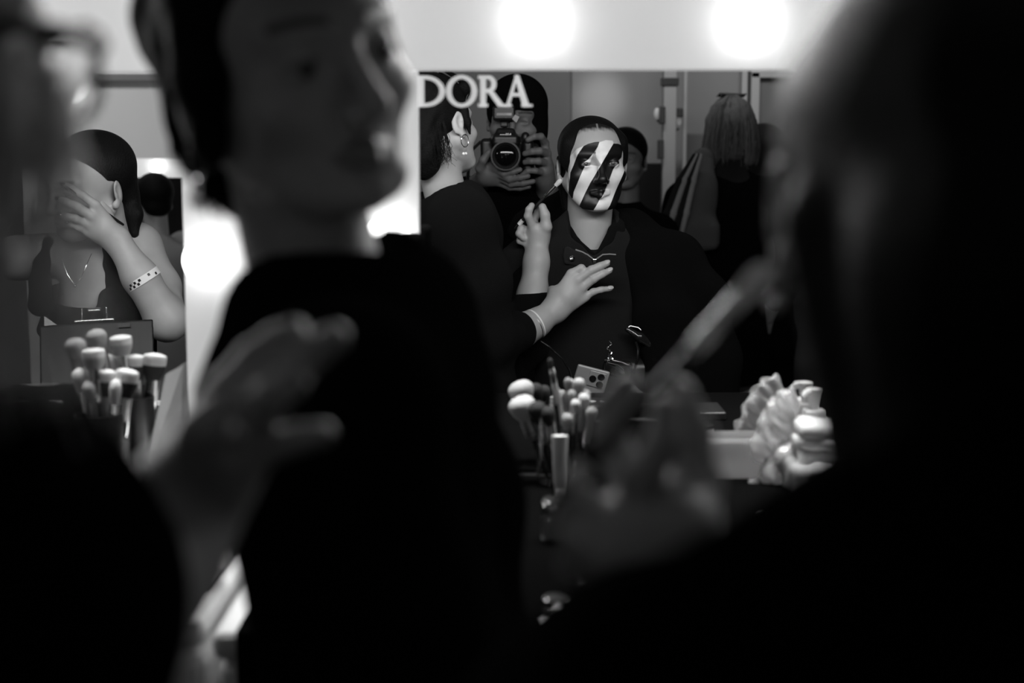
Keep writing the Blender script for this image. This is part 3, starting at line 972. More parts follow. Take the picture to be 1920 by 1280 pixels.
b = MB(); b.tube([M(1004, 633, .80), M(1030, 650, .81), M(1054, 672, .815), M(1068, 695, .81), M(1073, 720, .80), M(1073, 760, .78)], .0022, 8)
tag(b.build('cable', MAT['black_gloss'], smooth=True), 'thin black cable curving down to the lap left of the phone', 'cable')
# shoulder bag standing on the lap
t = thing('handbag', 'black leather handbag on the lap with its strap folded up', 'handbag', M(1200, 700, .70))
S = Sdf(.004, noise=(.003, 40)); S.box(M(1195, 735, .68), (.105, .045, .085), r=.03); skin('bag_body', S, MAT['black_plastic'], t)
S = Sdf(.0022); S.chain([M(1176, 617, .735), M(1200, 632, .74), M(1222, 646, .735), M(1246, 659, .73)], [.006, .010, .009, .004], k=.006)
skin('strap', S, MAT['black_gloss'], t)
b = MB(); b.tube([M(1172, 618, .735), M(1182, 611, .735), M(1196, 614, .735), M(1206, 622, .735)], .0022, 8); b.tube([M(1192, 640, .74), M(1197, 655, .74), M(1195, 675, .74), M(1188, 700, .74)], .003, 8); b.build('strap_loop', MAT['black_gloss'], t, smooth=True)

# ------------------------------------------------------------------ the make-up artist
ya = -142
aF = Vector((-math.sin(math.radians(ya)), math.cos(math.radians(ya)), 0)); aR = Vector((aF.y, -aF.x, 0))
ab = P(654, 108, .865)
aH = headmat(ab - aF * .082, ya, 2, 13, .905)
ac = aH.translation
print('artist head', ac)
t = thing('person', 'short-haired make-up artist in a black top, turned to the sitter in front of the mirror', 'person', (ac.x, ac.y, 0))
artist = t
nbw = P(606, 575, .925)
hd = head_sdf(.0024, wide=1.0, nr=.0455, neckto=aH.inverted() @ nbw, lid=.0022)
RA = Sdf(.003)   # arm with the brush
wr = M(1010, 443, .650)
kn = [M(1000, 428, .668), M(1000, 432, .650), M(993, 436, .640), M(988, 444, .634)]
fg = [[M(990, 405, .680), M(992, 393, .682), M(997, 385, .678)], [M(1000, 414, .640), M(1008, 400, .640), M(1009, 388, .646)],
      [M(978, 428, .655), M(973, 438, .662), M(980, 446, .662)], [M(976, 440, .645), M(974, 452, .652), M(984, 456, .652)]]
hand(RA, wr, kn, fg, [M(1024, 425, .672), M(1022, 403, .674), M(1017, 388, .672)], arm=[(M(1006, 490, .665), .027), (M(999, 556, .685), .034), (M(985, 640, .70), .038)], rw=.0215)
LA = Sdf(.003)   # arm with the bracelet
wr = M(1040, 581, .775)
kn = [M(1071, 513, .772), M(1084, 524, .778), M(1091, 540, .776), M(1097, 557, .770)]
fg = [[M(1090, 503, .775), M(1099, 511, .760), M(1098, 518, .750)], [M(1109, 506, .780), M(1125, 499, .778), M(1138, 493, .772)],
      [M(1113, 523, .780), M(1129, 514, .776), M(1143, 507, .768)], [M(1112, 547, .772), M(1127, 543, .768), M(1144, 541, .760)]]
hand(LA, wr, kn, fg, [M(1040, 548, .765), M(1036, 545, .752), M(1032, 556, .745)], arm=[(M(1005, 606, .800), .029), (M(972, 622, .825), .037), (M(930, 650, .86), .040)], rw=.0245)
body_mesh('body', 'skin', t, hd, aH, [RA, LA])
eyes(aH, t, gaze=(0, -.4))
# black top: torso, arms with cuffs
nb = nbw + Vector((0, 0, -.012))
sh = Vector((0.02, .0, -.055))
Lsh = Vector((-.090, 1.05, H - .128)); Rsh = Vector((-.098, .77, H - .150))
S = Sdf(.006, noise=(.004, 17))
S.cap(nb + Vector((0, 0, .0)), nb + Vector((0, 0, -.04)), .062, .085, k=.03)
S.cap(Lsh, Rsh, .062, .058, k=.05)
S.cap(nb + Vector((.02, 0, -.08)), nb + Vector((.055, .0, -.42)), .125, .12, k=.06, fl=((1, 0, 0), 1.5))
S.cap(nb + Vector((.055, 0, -.42)), nb + Vector((.03, .0, -.72)), .12, .155, k=.05, fl=((1, 0, 0), 1.3))
el = Vector((-.035, .99, H - .37))
S.chain([Lsh, (Lsh + el) / 2 + Vector((.012, .0, .0)), el, M(958, 632, .845)], [.062, .058, .052, .044], k=.03)
S.cap(M(964, 626, .835), M(966, 625, .832), .047, .047, k=.008)
er = Vector((-.01, .70, H - .48))
S.chain([Rsh, er, M(985, 640, .70), M(997, 580, .690)], [.062, .056, .048, .044], k=.03)
S.cap(M(997, 580, .690), M(998, 573, .688), .046, .045, k=.008)
S.ell(nb + Vector((0, .005, .045)), (.058, .058, .05), op='s', k=.01)
skin('black_top', S, MAT['black_knit'], t)
S = Sdf(.012, noise=(.006, 14))
for q in (-1, 1):
    hq = Vector((nb.x - .02, nb.y - .10 * q + .06, 0)); S.chain([hq + Vector((.04, 0, nb.z - .68)), hq + Vector((.03, 0, .5)), hq + Vector((0, 0, .08))], [.10, .075, .06], k=.04)
skin('trousers', S, MAT['dark_cloth'], t)
S = Sdf(.006)
for q in (-1, 1):
    f0 = Vector((nb.x - .02, nb.y - .10 * q + .06, 0)); S.cap(f0 + Vector((0, 0, .05)), f0 + Vector((.16, 0, .04)), .045, .035, k=.02); S.half((0, 0, .004), (0, 0, -1))
skin('shoes', S, MAT['black_plastic'], t)
# layered short hair, longer at the nape
S = Sdf(.003, noise=(.0022, 60))
S.ell((0, -.018, .042), (.084, .100, .083), k=.01)
S.ell((0, -.075, -.030), (.060, .038, .060), k=.03)
S.ell((0, -.062, -.080), (.042, .026, .036), k=.03)
S.chain([(.074, .022, .05), (.080, .030, .0), (.074, .018, -.045), (.060, -.01, -.085)], [.014, .013, .012, .008], k=.02)
S.cap((-.045, .075, .078), (.035, .088, .068), .015, .012, k=.02)
for q in (-1, 1):
    S.chain([(q * .076, .018, .03), (q * .077, .020, -.008), (q * .074, .026, -.035)], [.011, .007, .003], k=.01)
S.ell((-.006, .092, -.020), (.060, .062, .080), op='s', k=.010)
S.ell((0, .045, -.095), (.09, .080, .075), op='s', k=.02)
S.ell((-.090, -.006, -.024), (.022, .020, .030), op='s', k=.008)
ah = skin('hair', S, MAT['black_hair'], t, mtx=aH)
gd = []
for k in range(16):
    an = math.radians(200 + 140 * k / 15)
    p0 = Vector((.070 * math.cos(an), -.02 + .085 * math.sin(an), .0))
    gd.append([aH @ p0, aH @ (p0 * 1.03 + Vector((0, 0, -.04))), aH @ (p0 * .88 + Vector((0, -.0, -.075))), aH @ (p0 * .84 + Vector((0, -.004, -.098)))])
strands('hair_ends', gd, 420, .004, .0007, 'black_hair', t, seed=7, seg=7, wave=.006)
gd = [[aH @ Vector((x, .03, .118)), aH @ Vector((x + .005, .085, .098)), aH @ Vector((x + .02, .101, .070)), aH @ Vector((x + .035, .099, .052))] for x in (-.04, -.02, .0, .02, .035)]
strands('fringe', gd, 90, .005, .0022, 'black_hair', t, seed=9, seg=7, wave=.003)
# earrings: hoop with pearls
for q in (-1, 1):
    c = aH @ Vector((q * .080, -.004, -.050))
    b = MB(); ring = []
    for k in range(25):
        a0 = 2 * math.pi * k / 24; ring.append(c + aF * .0115 * math.cos(a0) + Vector((0, 0, .0125 * math.sin(a0))))
    b.tube(ring, .0011, 6, cap=False)
    o = b.build('earring', MAT['silver'], t, smooth=True)
    for dx in (-.004, .003):
        sphere('pearl', c + aF * dx + Vector((0, 0, -.026)), .0034, MAT['pearl'], o, 12)
        b = MB(); b.tube([c + aF * dx + Vector((0, 0, -.012)), c + aF * dx + Vector((0, 0, -.024))], .0008, 5); b.build('drop', MAT['silver'], o)
# bracelet
def band(name, c, axis, r, hgt, m, parent, n=40, oval=1.0, tilt=None):
    b = MB(); ax = Vector(axis).normalized(); a1 = ax.cross(Vector((0, 0, 1))).normalized(); a2 = ax.cross(a1)
    v = []; f = []
    for k in range(n):
        t0 = 2 * math.pi * k / n; dr = a1 * math.cos(t0) + a2 * math.sin(t0) * oval
        v += [c + dr * r - ax * hgt / 2, c + dr * r + ax * hgt / 2, c + dr * (r + .0012) + ax * hgt / 2, c + dr * (r + .0012) - ax * hgt / 2]
    for k in range(n):
        q = (k + 1) % n
        for j in range(4): f.append((k * 4 + j, k * 4 + (j + 1) % 4, q * 4 + (j + 1) % 4, q * 4 + j))
    b.add(v, f); return b.build(name, MAT[m], parent, smooth=True)
bc = M(1003, 607, .803); bax = M(1040, 581, .775) - M(972, 622, .825)
band('bracelet', bc, bax, .0335, .0035, 'white_plastic', t)
band('bracelet', bc - bax.normalized() * .006, bax, .0330, .0018, 'dull_metal', t)
nails(t, [(fg[1][2], fg[1][1], (0, 1, .5)), (fg[2][2], fg[2][1], (0, 1, .5)), (fg[3][2], fg[3][1], (0, 1, .6))])
# stud on the nose side seen as a soft glint, brush in the hand
sphere('nose_stud', aH @ Vector((.0135, .1045, -.040)), .0030, MAT['silver'], t, 12)

def brush(a, bb, label, ferr='silver', hair='white_bristle', handle='black_handle', rh=.0042, rf=.0050, hr=.010, hl=.03, fl_=.035, flat=1.0, group=None, tipr=.6, name='makeup_brush', root=None):
    """A brush from its handle's end a to the tip of its hair bb."""
    a = Vector(a); bb = Vector(bb); d = (bb - a).normalized(); L = (bb - a).length
    t = thing(name, label, 'brush', a, group)
    lh = L - hl - fl_
    b = MB(); b.lathe(a, [(rh * .3, 0), (rh * .7, .002), (rh, .03 * L / .15), (rh * 1.1, lh * .6), (rh * .9, lh)], 14, axis=d); b.build('handle', MAT[handle], t, smooth=True)
    b = MB(); b.lathe(a, [(rh * .92, lh - .001), (rh * 1.05, lh + .002), (rf, lh + .006), (rf * .98, lh + .008), (rf * 1.04, lh + .01), (rf * 1.02, lh + fl_ * .5), (rf * 1.02, lh + fl_)], 18, axis=d, sq=flat); b.build('ferrule', MAT[ferr], t, smooth=True)
    prof = []
    for k in range(17):
        q = k / 16; r = rf * .95 + (hr - rf * .95) * math.sin(min(q * 1.6, 1) * math.pi / 2)
        e = .62 if tipr < 1 else .86
        if q > e: r = hr * math.sqrt(max(0, 1 - ((q - e) / (1 - e)) ** (2 if tipr < 1 else 3)))
        if tipr >= 1 and k == 16: r = hr * .45
        prof.append((max(r, .0005), lh + fl_ + hl * q))
    cut = 9 if root else 0
    if root:
        b = MB(); b.lathe(a, prof[:cut + 1], 22, axis=d, sq=flat); b.build('bristle_root', MAT[root], t, smooth=True)
    b = MB(); b.lathe(a, prof[cut:], 22, axis=d, sq=flat); b.build('bristles', MAT[hair], t, smooth=True)
    return t
hb = brush(M(965, 429, .653), M(1053, 336, .676), 'long brush with pale flat hair held up beside the striped face', ferr='silver', hair='white_bristle', rh=.0036, rf=.0046, hr=.0058, hl=.020, fl_=.036, flat=.75)
b = MB(); b.tube([M(973, 421, .655), M(980, 413, .657)], .0052, 12); b.build('band', MAT['white_plastic'], hb, smooth=True)

# ------------------------------------------------------------------ person with glasses at the left edge
yg = -32
gR = Vector((math.cos(math.radians(yg)), math.sin(math.radians(yg)), 0)); gF = Vector((-gR.y, gR.x, 0))
go = P(-352, 92, .60)
gH = headmat(go, yg, -4, 0)
t = thing('person', 'person with black glasses and fair hair at the left edge, ringed hand reaching out', 'person', (go.x, go.y, 0))
hd = head_sdf(.003, wide=1.0, neck=.16, nr=.052)
HA = Sdf(.003)
yh = .645
wr = P(320, 975, .63)
kn = [P(425, 735, yh), P(455, 765, yh - .008), P(470, 800, yh - .012), P(462, 845, yh - .010)]
fg = [[P(478, 672, yh + .01), P(520, 640, yh + .012), P(552, 622, yh + .008)], [P(530, 705, yh), P(585, 660, yh), P(628, 632, yh - .004)],
      [P(505, 745, yh - .02), P(545, 715, yh - .012), P(560, 690, yh)], [P(505, 840, yh - .01), P(560, 822, yh - .01), P(606, 812, yh - .010)]]
hand(HA, wr, kn, fg, [P(375, 860, yh - .03), P(380, 810, yh - .035), P(400, 775, yh - .03)], arm=[(P(262, 1060, .61), .030), (P(190, 1170, .58), .036)], s=.95, rw=.027)
body_mesh('body', 'skin', t, hd, gH, [HA])
eyes(gH, t)
band('ring', P(478, 843, yh - .010), P(505, 840, yh - .01) - P(462, 845, yh - .010), .0082, .004, 'silver', t, 24)
sphere('ring_stone', P(434, 812, yh - .030), .0060, MAT['silver'], t, 10)
# glasses
gt = thing('eyeglasses', 'black-rimmed eyeglasses worn by the fair-haired person at the left edge', 'glasses', gH @ Vector((0, .1, 0)))
S = Sdf(.002)
for q in (-1, 1):
    pts = []
    for k in range(17):
        a0 = 2 * math.pi * k / 16
        sx = math.copysign(abs(math.cos(a0)) ** .7, math.cos(a0)); sz = math.copysign(abs(math.sin(a0)) ** .7, math.sin(a0))
        pts.append(gH @ Vector((q * .036 + .028 * sx, .108 - abs(q * .036 + .028 * sx) ** 2 * 3.0, .000 + .020 * sz)))
    S.chain(pts, [.0022 + .0024 * (1 if 1 < (k % 17) < 8 else 0) for k in range(17)], k=.002)
    S.chain([gH @ Vector((q * .066, .094, .012)), gH @ Vector((q * .078, .06, .012)), gH @ Vector((q * .080, -.01, .010)), gH @ Vector((q * .078, -.03, -.012))], [.0045, .0042, .004, .003], k=.003)
S.cap(gH @ Vector((-.008, .108, .006)), gH @ Vector((.008, .108, .006)), .003, .003, k=.003)
skin('frame', S, MAT['black_plastic'], gt)
for q in (-1, 1):
    b = MB(); n = 20; v = []
    for yy in (.106, .1045):
        for k in range(n):
            a0 = 2 * math.pi * k / n
            x = q * .036 + .027 * math.copysign(abs(math.cos(a0)) ** .7, math.cos(a0)); z = .019 * math.copysign(abs(math.sin(a0)) ** .7, math.sin(a0))
            v.append(gH @ Vector((x, yy - abs(x) ** 2 * 3.0, z)))
    b.add(v, [tuple(range(n - 1, -1, -1)), tuple(range(n, 2 * n))] + [(k, (k + 1) % n, n + (k + 1) % n, n + k) for k in range(n)])
    b.build('lens', MAT['glass'], gt)
S = Sdf(.004, noise=(.003, 40))
S.ell((0, -.022, .045), (.092, .112, .088), k=.01)
S.cap((-.06, -.05, .02), (-.075, -.05, -.28), .05, .04, k=.04)
S.cap((.055, -.06, .02), (.060, -.07, -.26), .045, .035, k=.04)
S.cap((0, -.09, .0), (0, -.10, -.30), .05, .05, k=.05)
S.ell((0, .095, -.020), (.062, .075, .085), op='s', k=.015)
skin('hair', S, MAT['brown_hair'], t, mtx=gH)
def gp(lst, y): return [P(u, v, y + dy) for u, v, dy in lst]
yhh = .50
gd = [gp([(90, 120, .04), (95, 300, .02), (85, 450, 0), (110, 620, 0), (150, 800, 0)], yhh),
      gp([(60, 100, .04), (60, 300, .02), (40, 480, 0), (70, 650, 0), (130, 820, 0)], yhh),
      gp([(20, 100, .02), (10, 300, .0), (-10, 500, 0), (30, 680, 0), (90, 840, 0)], yhh),
      gp([(110, 180, .05), (120, 330, .03), (100, 470, .01), (140, 600, 0), (170, 760, 0)], yhh),
      gp([(-30, 100, .0), (-50, 350, .0), (-40, 560, 0), (0, 720, 0), (60, 880, 0)], yhh)]
strands('loose_hair', gd, 105, .007, .0005, 'lit_fair_hair', t, seed=3, seg=12, wave=.004)
S = Sdf(.003); S.chain([P(60, 800, .55), P(110, 865, .56), P(160, 925, .57), P(200, 985, .575)], [.006, .0065, .006, .004], k=.006)
skin('hair_lock', S, MAT['blond_hair'], t)
# black jumper
S = Sdf(.008, noise=(.005, 17))
b0 = gH @ Vector((0, -.05, -.20))
S.cap(b0 + gR * -.15, b0 + gR * .09 + Vector((0, 0, -.03)), .065, .055, k=.05)
S.cap(b0 + Vector((-.04, 0, -.08)), b0 + Vector((-.04, 0, -.6)), .12, .14, k=.05)
S.chain([b0 + gR * .10 + Vector((0, 0, -.035)), P(-20, 1130, .56), P(10, 1260, .55), P(130, 1215, .565), P(208, 1135, .590)], [.058, .055, .036, .031, .028], k=.03)
S.chain([P(-40, 860, .50), P(10, 970, .53), P(110, 1080, .57)], [.03, .036, .03], k=.04)
S.chain([P(-40, 1000, .55), P(60, 1120, .56), P(20, 1260, .57)], [.045, .040, .042], k=.04)
skin('jumper', S, MAT['black_knit'], t)
S = Sdf(.012)
for q in (-1, 1): S.chain([b0 + gR * q * .08 + Vector((0, 0, -.6)), (b0 + gR * q * .1).to_2d().to_3d() + Vector((0, 0, .06))], [.1, .06], k=.04)
skin('trousers', S, MAT['dark_cloth'], t)
# ------------------------------------------------------------------ the photographer, seen in the mirror
po = M(968, 222, -.20)
pH = headmat(po, 6, -6, 4)
t = thing('person', 'photographer in a black cap and jacket holding a camera to the face', 'person', (po.x, -.22, 0))
hd = head_sdf(.004, wide=1.02, neck=.14, nr=.056, lid=.003)
yk = -.07
LH = Sdf(.0032)   # hand under the lens
wr = M(912, 330, -.10)
kn = [M(918, 312, -.075), M(930, 325, -.068), M(936, 334, -.075), M(936, 343, -.085)]
fg = [[M(945, 326, -.045), M(962, 322, -.035), M(975, 318, -.032)], [M(955, 336, -.045), M(975, 333, -.035), M(990, 330, -.035)],
      [M(958, 345, -.055), M(980, 344, -.045), M(1000, 340, -.045)], [M(955, 352, -.075), M(975, 353, -.065), M(992, 350, -.06)]]
hand(LH, wr, kn, fg, [M(900, 315, -.07), M(906, 300, -.05), M(917, 286, -.045)], arm=[(M(890, 352, -.20), .034)], s=1.02)
RH = Sdf(.0032)   # hand on the grip
wr = M(1022, 335, -.12)
kn = [M(1022, 268, -.085), M(1026, 288, -.080), M(1025, 306, -.080), M(1020, 324, -.085)]
fg = [[M(1014, 256, -.055), M(1002, 256, -.045), M(990, 262, -.045)], [M(1012, 283, -.045), M(998, 284, -.04), M(984, 288, -.05)],
      [M(1010, 302, -.045), M(996, 302, -.04), M(984, 304, -.05)], [M(1004, 320, -.050), M(990, 320, -.045), M(978, 328, -.05)]]
hand(RH, wr, kn, fg, [M(1010, 300, -.14), M(1004, 280, -.15), M(998, 265, -.15)], arm=[(M(1030, 380, -.20), .038)], s=1.08)
body_mesh('body', 'dark_skin', t, hd, pH, [LH, RH])
S = Sdf(.005)
S.ell((0, -.012, .040), (.087, .106, .085), k=.01)
S.ell((0, -.03, .0), (.084, .092, .06), k=.02)
S.ell((.030, -.005, -.035), (.062, .085, .07), k=.02)
S.ell((-.02, .090, -.062), (.080, .09, .075), op='s', k=.008)
S.ell((-.10, .0, -.06), (.05, .06, .05), op='s', k=.01)
skin('cap', S, MAT['black_wool'], t, mtx=pH)
S = Sdf(.008, noise=(.005, 15))
pb = pH @ Vector((0, -.04, -.22))
S.cap(pb + Vector((0, 0, .04)), pb, .07, .09, k=.03)
S.cap(pb + Vector((-.16, 0, -.04)), pb + Vector((.16, 0, -.05)), .075, .075, k=.06)
S.cap(pb + Vector((0, 0, -.1)), pb + Vector((0, .0, -.5)), .16, .15, k=.06)
S.chain([pb + Vector((.17, 0, -.05)), pb + Vector((.21, .02, -.24)), M(1036, 385, -.20)], [.072, .066, .052], k=.04)
S.chain([pb + Vector((-.17, 0, -.05)), pb + Vector((-.21, .02, -.24)), M(880, 365, -.20)], [.072, .066, .052], k=.04)
skin('jacket', S, MAT['black_wool'], t)
S = Sdf(.014)
for q in (-1, 1): S.chain([pb + Vector((q * .09, 0, -.46)), (pb.x + q * .1, pb.y, .5), (pb.x + q * .11, pb.y, .05)], [.11, .08, .065], k=.04)
skin('trousers', S, MAT['dark_cloth'], t)

# the camera in those hands
cx, cz = 0.0, H
t = thing('photo_camera', 'black single-lens camera with a flash on top, held up by the photographer', 'camera', (0, -.1, H - .06))
def cam_w(x, y, z): return Vector((cx + x, y, cz + z))
S = Sdf(.002)
S.box(cam_w(.0, -.115, -.002), (.070, .022, .050), r=.012)
S.box(cam_w(.062, -.105, -.004), (.016, .034, .048), r=.013, k=.012)
S.box(cam_w(0, -.110, .058), (.027, .028, .018), r=.010, k=.020)
S.box(cam_w(0, -.092, .042), (.036, .022, .016), r=.010, k=.014)
S.cap(cam_w(.055, -.100, .046), cam_w(.055, -.100, .055), .012, .011, k=.004)
cbody = skin('camera_body', S, MAT['black_plastic'], t)
b = MB(); b.lathe(cam_w(0, -.10, 0), [(.034, 0), (.036, .02), (.037, .04), (.0385, .06), (.0405, .078), (.0405, .0865), (.036, .0865), (.034, .080), (.024, .074)], 40, axis=(0, 1, 0)); b.build('lens_barrel', MAT['black_plastic'], t, smooth=True)
b = MB(); b.lathe(cam_w(0, -.10, 0), [(.034, .0740), (.030, .0775), (.020, .0805), (.009, .0820), (.0001, .0824)], 36, axis=(0, 1, 0)); b.build('front_element', MAT['lens_glass'], t, smooth=True)
b = MB()
for k in range(44):
    a0 = 2 * math.pi * k / 44
    c = cam_w(.0375 * math.cos(a0), -.055, .0375 * math.sin(a0)); b.box(c - Vector((.0013, .008, .0013)), c + Vector((.0013, .008, .0013)))
b.build('focus_ring', MAT['black_plastic'], t)
S = Sdf(.002)
S.box(cam_w(-.004, -.105, .088), (.010, .012, .010), r=.003); S.box(cam_w(-.004, -.105, .116), (.031, .035, .020), r=.007, k=.006)
fl = skin('flash', S, MAT['black_plastic'], t)
b = MB(); b.box(cam_w(-.026, -.071, .108), cam_w(.018, -.067, .118), .002); b.build('flash_window', mat('flash_window', .25, .15, coat=.6), fl)
b = MB(); v = [cam_w(.026, -.068, .112), cam_w(.038, -.070, .106), cam_w(.030, -.070, .090), cam_w(.018, -.068, .100)]
b.add(v + [p + Vector((0, -.003, 0)) for p in v], [(0, 1, 2, 3), (7, 6, 5, 4), (0, 4, 5, 1), (1, 5, 6, 2), (2, 6, 7, 3), (3, 7, 4, 0)]); b.build('tag', MAT['phone_back'], t)
# maker's name on the prism: reads backwards in the mirror
fc = bpy.data.curves.new('maker_name', 'FONT'); fc.body = 'Nikon'; fc.size = .0125; fc.extrude = .0004; fc.align_x = 'CENTER'; fc.offset = .0003
fo = bpy.data.objects.new('maker_name_curve', fc); link(fo)
bpy.context.view_layer.update()
me = bpy.data.meshes.new_from_object(fo.evaluated_get(bpy.context.evaluated_depsgraph_get()))
bpy.data.objects.remove(fo); bpy.data.curves.remove(fc)
me.materials.clear(); me.materials.append(MAT['white_letter'])
fo = link(bpy.data.objects.new('maker_name', me)); fo.parent = t; WL[fo] = WL[t]
TC = BVHTree.FromPolygons([tuple(p.co + WL[t]) for p in cbody.data.vertices], [list(q.vertices) for q in cbody.data.polygons])
hit = TC.ray_cast(Vector((0, .2, H + .058)), Vector((0, -1, 0)))
fo.location = Vector((0, hit[0].y + .0012, H + .053)) - Vector((0, -.1, H - .06)); fo.rotation_euler = (math.radians(90), 0, math.radians(180))
# its strap
b = MB(); b.tube([cam_w(-.068, -.115, .040), cam_w(-.10, -.12, .01), cam_w(-.11, -.16, -.10), cam_w(-.09, -.2, -.2)], [.004, .005, .005, .005], 8); b.build('strap', MAT['black_plastic'], t, smooth=True)

# ------------------------------------------------------------------ woman with the clipboard, mirrored at the left
yl = 36
lF = Vector((-math.sin(math.radians(yl)), math.cos(math.radians(yl)), 0)); lR = Vector((lF.y, -lF.x, 0))
lb_ = M(101, 352, .86)
lH = headmat(lb_ - lF * .092, yl, -8, 3)
lc = lH.translation
print('left woman', lc)
t = thing('person', 'woman in a black tank top covering her face with one hand, mirrored at the left', 'person', (lc.x, lc.y, 0))
hd = head_sdf(.0024, wide=1.0, neck=.15, nr=.050, neckdir=(.006, -.03), lid=.003)
Lb = lc + Vector((.012, -.02, -.225))      # base of the neck
RA = Sdf(.003)
def q2(z): return (z[0] / 2.667, 200 + z[1] / 2.667)
def m2(x, y, d): u, v = q2((x, y)); return M(u, v, d)
wr = m2(590, 672, .86)
kn = [m2(478, 492, .895), m2(455, 545, .900), m2(440, 590, .895), m2(445, 632, .885)]
fg = [[m2(410, 440, .905), m2(355, 408, .905), m2(318, 392, .900)], [m2(385, 500, .915), m2(330, 476, .915), m2(292, 462, .908)],
      [m2(375, 560, .910), m2(335, 550, .910), m2(302, 540, .905)], [m2(395, 605, .900), m2(365, 590, .900), m2(335, 578, .895)]]
hand(RA, wr, kn, fg, [m2(530, 530, .83), m2(490, 470, .83), m2(455, 440, .84)], arm=[(m2(700, 850, .86), .036), (m2(835, 1070, .84), .042), (m2(800, 900, .74), .043), (m2(690, 700, .70), .050), (m2(640, 690, .70), .055)], s=.98, rw=.027)
TR = Sdf(.004)      # bare chest, neck and shoulders
shR = m2(655, 720, .70); shL = Vector((lc.x - .165, .78, shR.z - .01))
TR.cap(shL, shR, .050, .050, k=.05)
TR.cap(Lb + Vector((0, .0, .06)), Lb + Vector((0, .0, -.02)), .050, .075, k=.05)
TR.cap(Lb + Vector((0, .0, -.06)), Lb + Vector((.01, .01, -.30)), .104, .10, k=.05, fl=(lF, 1.25))
lbody = body_mesh('body', 'skin', t, hd, lH, [RA, TR])
eyes(lH, t, gaze=(0, -.3))
S = Sdf(.003)
S.ell((0, -.018, .040), (.0775, .098, .081), k=.01)
S.ell((0, -.075, -.03), (.05, .04, .05), k=.03)
S.ell((0, .080, -.015), (.0635, .075, .094), op='s', k=.008)
S.ell((0, .02, -.085), (.10, .105, .068), op='s', k=.015)
for q in (-1, 1): S.ell((q * .08, -.004, -.022), (.02, .026, .038), op='s', k=.01)
S.chain([(.0, -.085, -.02), (.040, -.075, -.07), (.050, -.065, -.11)], [.020, .018, .010], k=.02)
skin('hair', S, MAT['slick_hair'], t, mtx=lH)
# tank top with a round neck
S = Sdf(.004, noise=(.002, 20))
S.cap(Lb + Vector((0, .0, -.06)), Lb + Vector((.01, .01, -.30)), .124, .120, k=.05, fl=(lF, 1.22))
S.cap(Lb + Vector((.01, .01, -.30)), Lb + Vector((.01, .01, -.55)), .117, .15, k=.05, fl=(lF, 1.2))
nk = M(133, 470, .88)
S.ell((nk.x, nk.y - .02, nk.z), (.088, .20, .106), rot=Matrix.Rotation(math.radians(yl * .5), 3, 'Z'), op='s', k=.004)
S.half(Lb + Vector((0, 0, -.028)), (0, 0, 1), k=.02)
for q in (-1, 1):
    a0 = Lb + lR * q * .088
    S.chain([a0 + lF * .085 + Vector((0, 0, -.085)), a0 + lF * .050 + Vector((0, 0, -.010)), a0 + Vector((0, -.0, .012)), a0 - lF * .06 + Vector((0, 0, -.04))], .020, k=.01)
tv, tf = TR.mesh(); TB = BVHTree.FromPolygons([tuple(p) for p in tv], [list(map(int, q)) for q in tf])
for us in ([(213, 440), (209, 470), (212, 500), (222, 530), (232, 560), (236, 600)], [(90, 455), (80, 490), (74, 530), (76, 570)]):
    S.chain([MS(u, v, TB, -.006, .85) for u, v in us], [.014, .017, .022, .028, .030, .030][:len(us)], k=.012)
skin('tank_top', S, MAT['black_knit'], t)
# necklace
b = MB(); b.tube([M(172, 475, .85), M(163, 495, .868), M(152, 520, .878), M(141, 535, .882), M(127, 515, .875), M(117, 490, .865)], .0008, 5)
nkl = b.build('necklace', MAT['silver'], t, smooth=True)
sphere('pendant', M(141, 536, .884), .003, MAT['silver'], nkl, 10)
bc = m2(712, 862, .86)
wb = band('wristband', bc, m2(590, 672, .86) - m2(860, 1070, .84), .0395, .016, 'white_paper', t)
bax = (m2(590, 672, .86) - m2(860, 1070, .84)).normalized(); a1 = bax.cross(Vector((0, 0, 1))).normalized(); a2 = bax.cross(a1)
b = MB()
for k in range(44):
    t0 = 2 * math.pi * k / 44; t1 = 2 * math.pi * (k + .95) / 44
    for rw_ in range(2):
        if (k + rw_) % 2 and (k % 22 < 9 or rw_ == (k // 3) % 2 and k % 4 < 2): 
            h0 = -.006 + rw_ * .006
            v = [bc + (a1 * math.cos(tt) + a2 * math.sin(tt)) * .0411 + bax * hh for tt, hh in ((t0, h0), (t1, h0), (t1, h0 + .0055), (t0, h0 + .0055))]
            b.add(v, [(0, 1, 2, 3)])
b.build('printed_squares', MAT['black_plastic'], wb)
nails(t, [(fg[0][2], fg[0][1], (0, 1, .4)), (fg[1][2], fg[1][1], (0, 1, .4)), (fg[2][2], fg[2][1], (0, 1, .4)), (fg[3][2], fg[3][1], (0, 1, .4))], material='silver')
S = Sdf(.012)
S.cap(Lb + Vector((0, 0, -.5)), Lb + Vector((0, 0, -.60)), .15, .15, k=.04)
for q in (-1, 1): S.chain([Lb + Vector((q * .08, 0, -.58)), (Lb.x + q * .09, Lb.y, .5), (Lb.x + q * .1, Lb.y, .05)], [.11, .08, .06], k=.04)
skin('trousers', S, MAT['dark_cloth'], t)
S = Sdf(.004)      # the arm that holds the clipboard is inside a dark fold of cloth
brush(m2(620, 592, .845), m2(322, 398, .925), 'slim brush with dark handle held across the covered face', rh=.0038, rf=.0036, hr=.0030, hl=.010, fl_=.075, name='eye_brush', hair='dark_bristle')
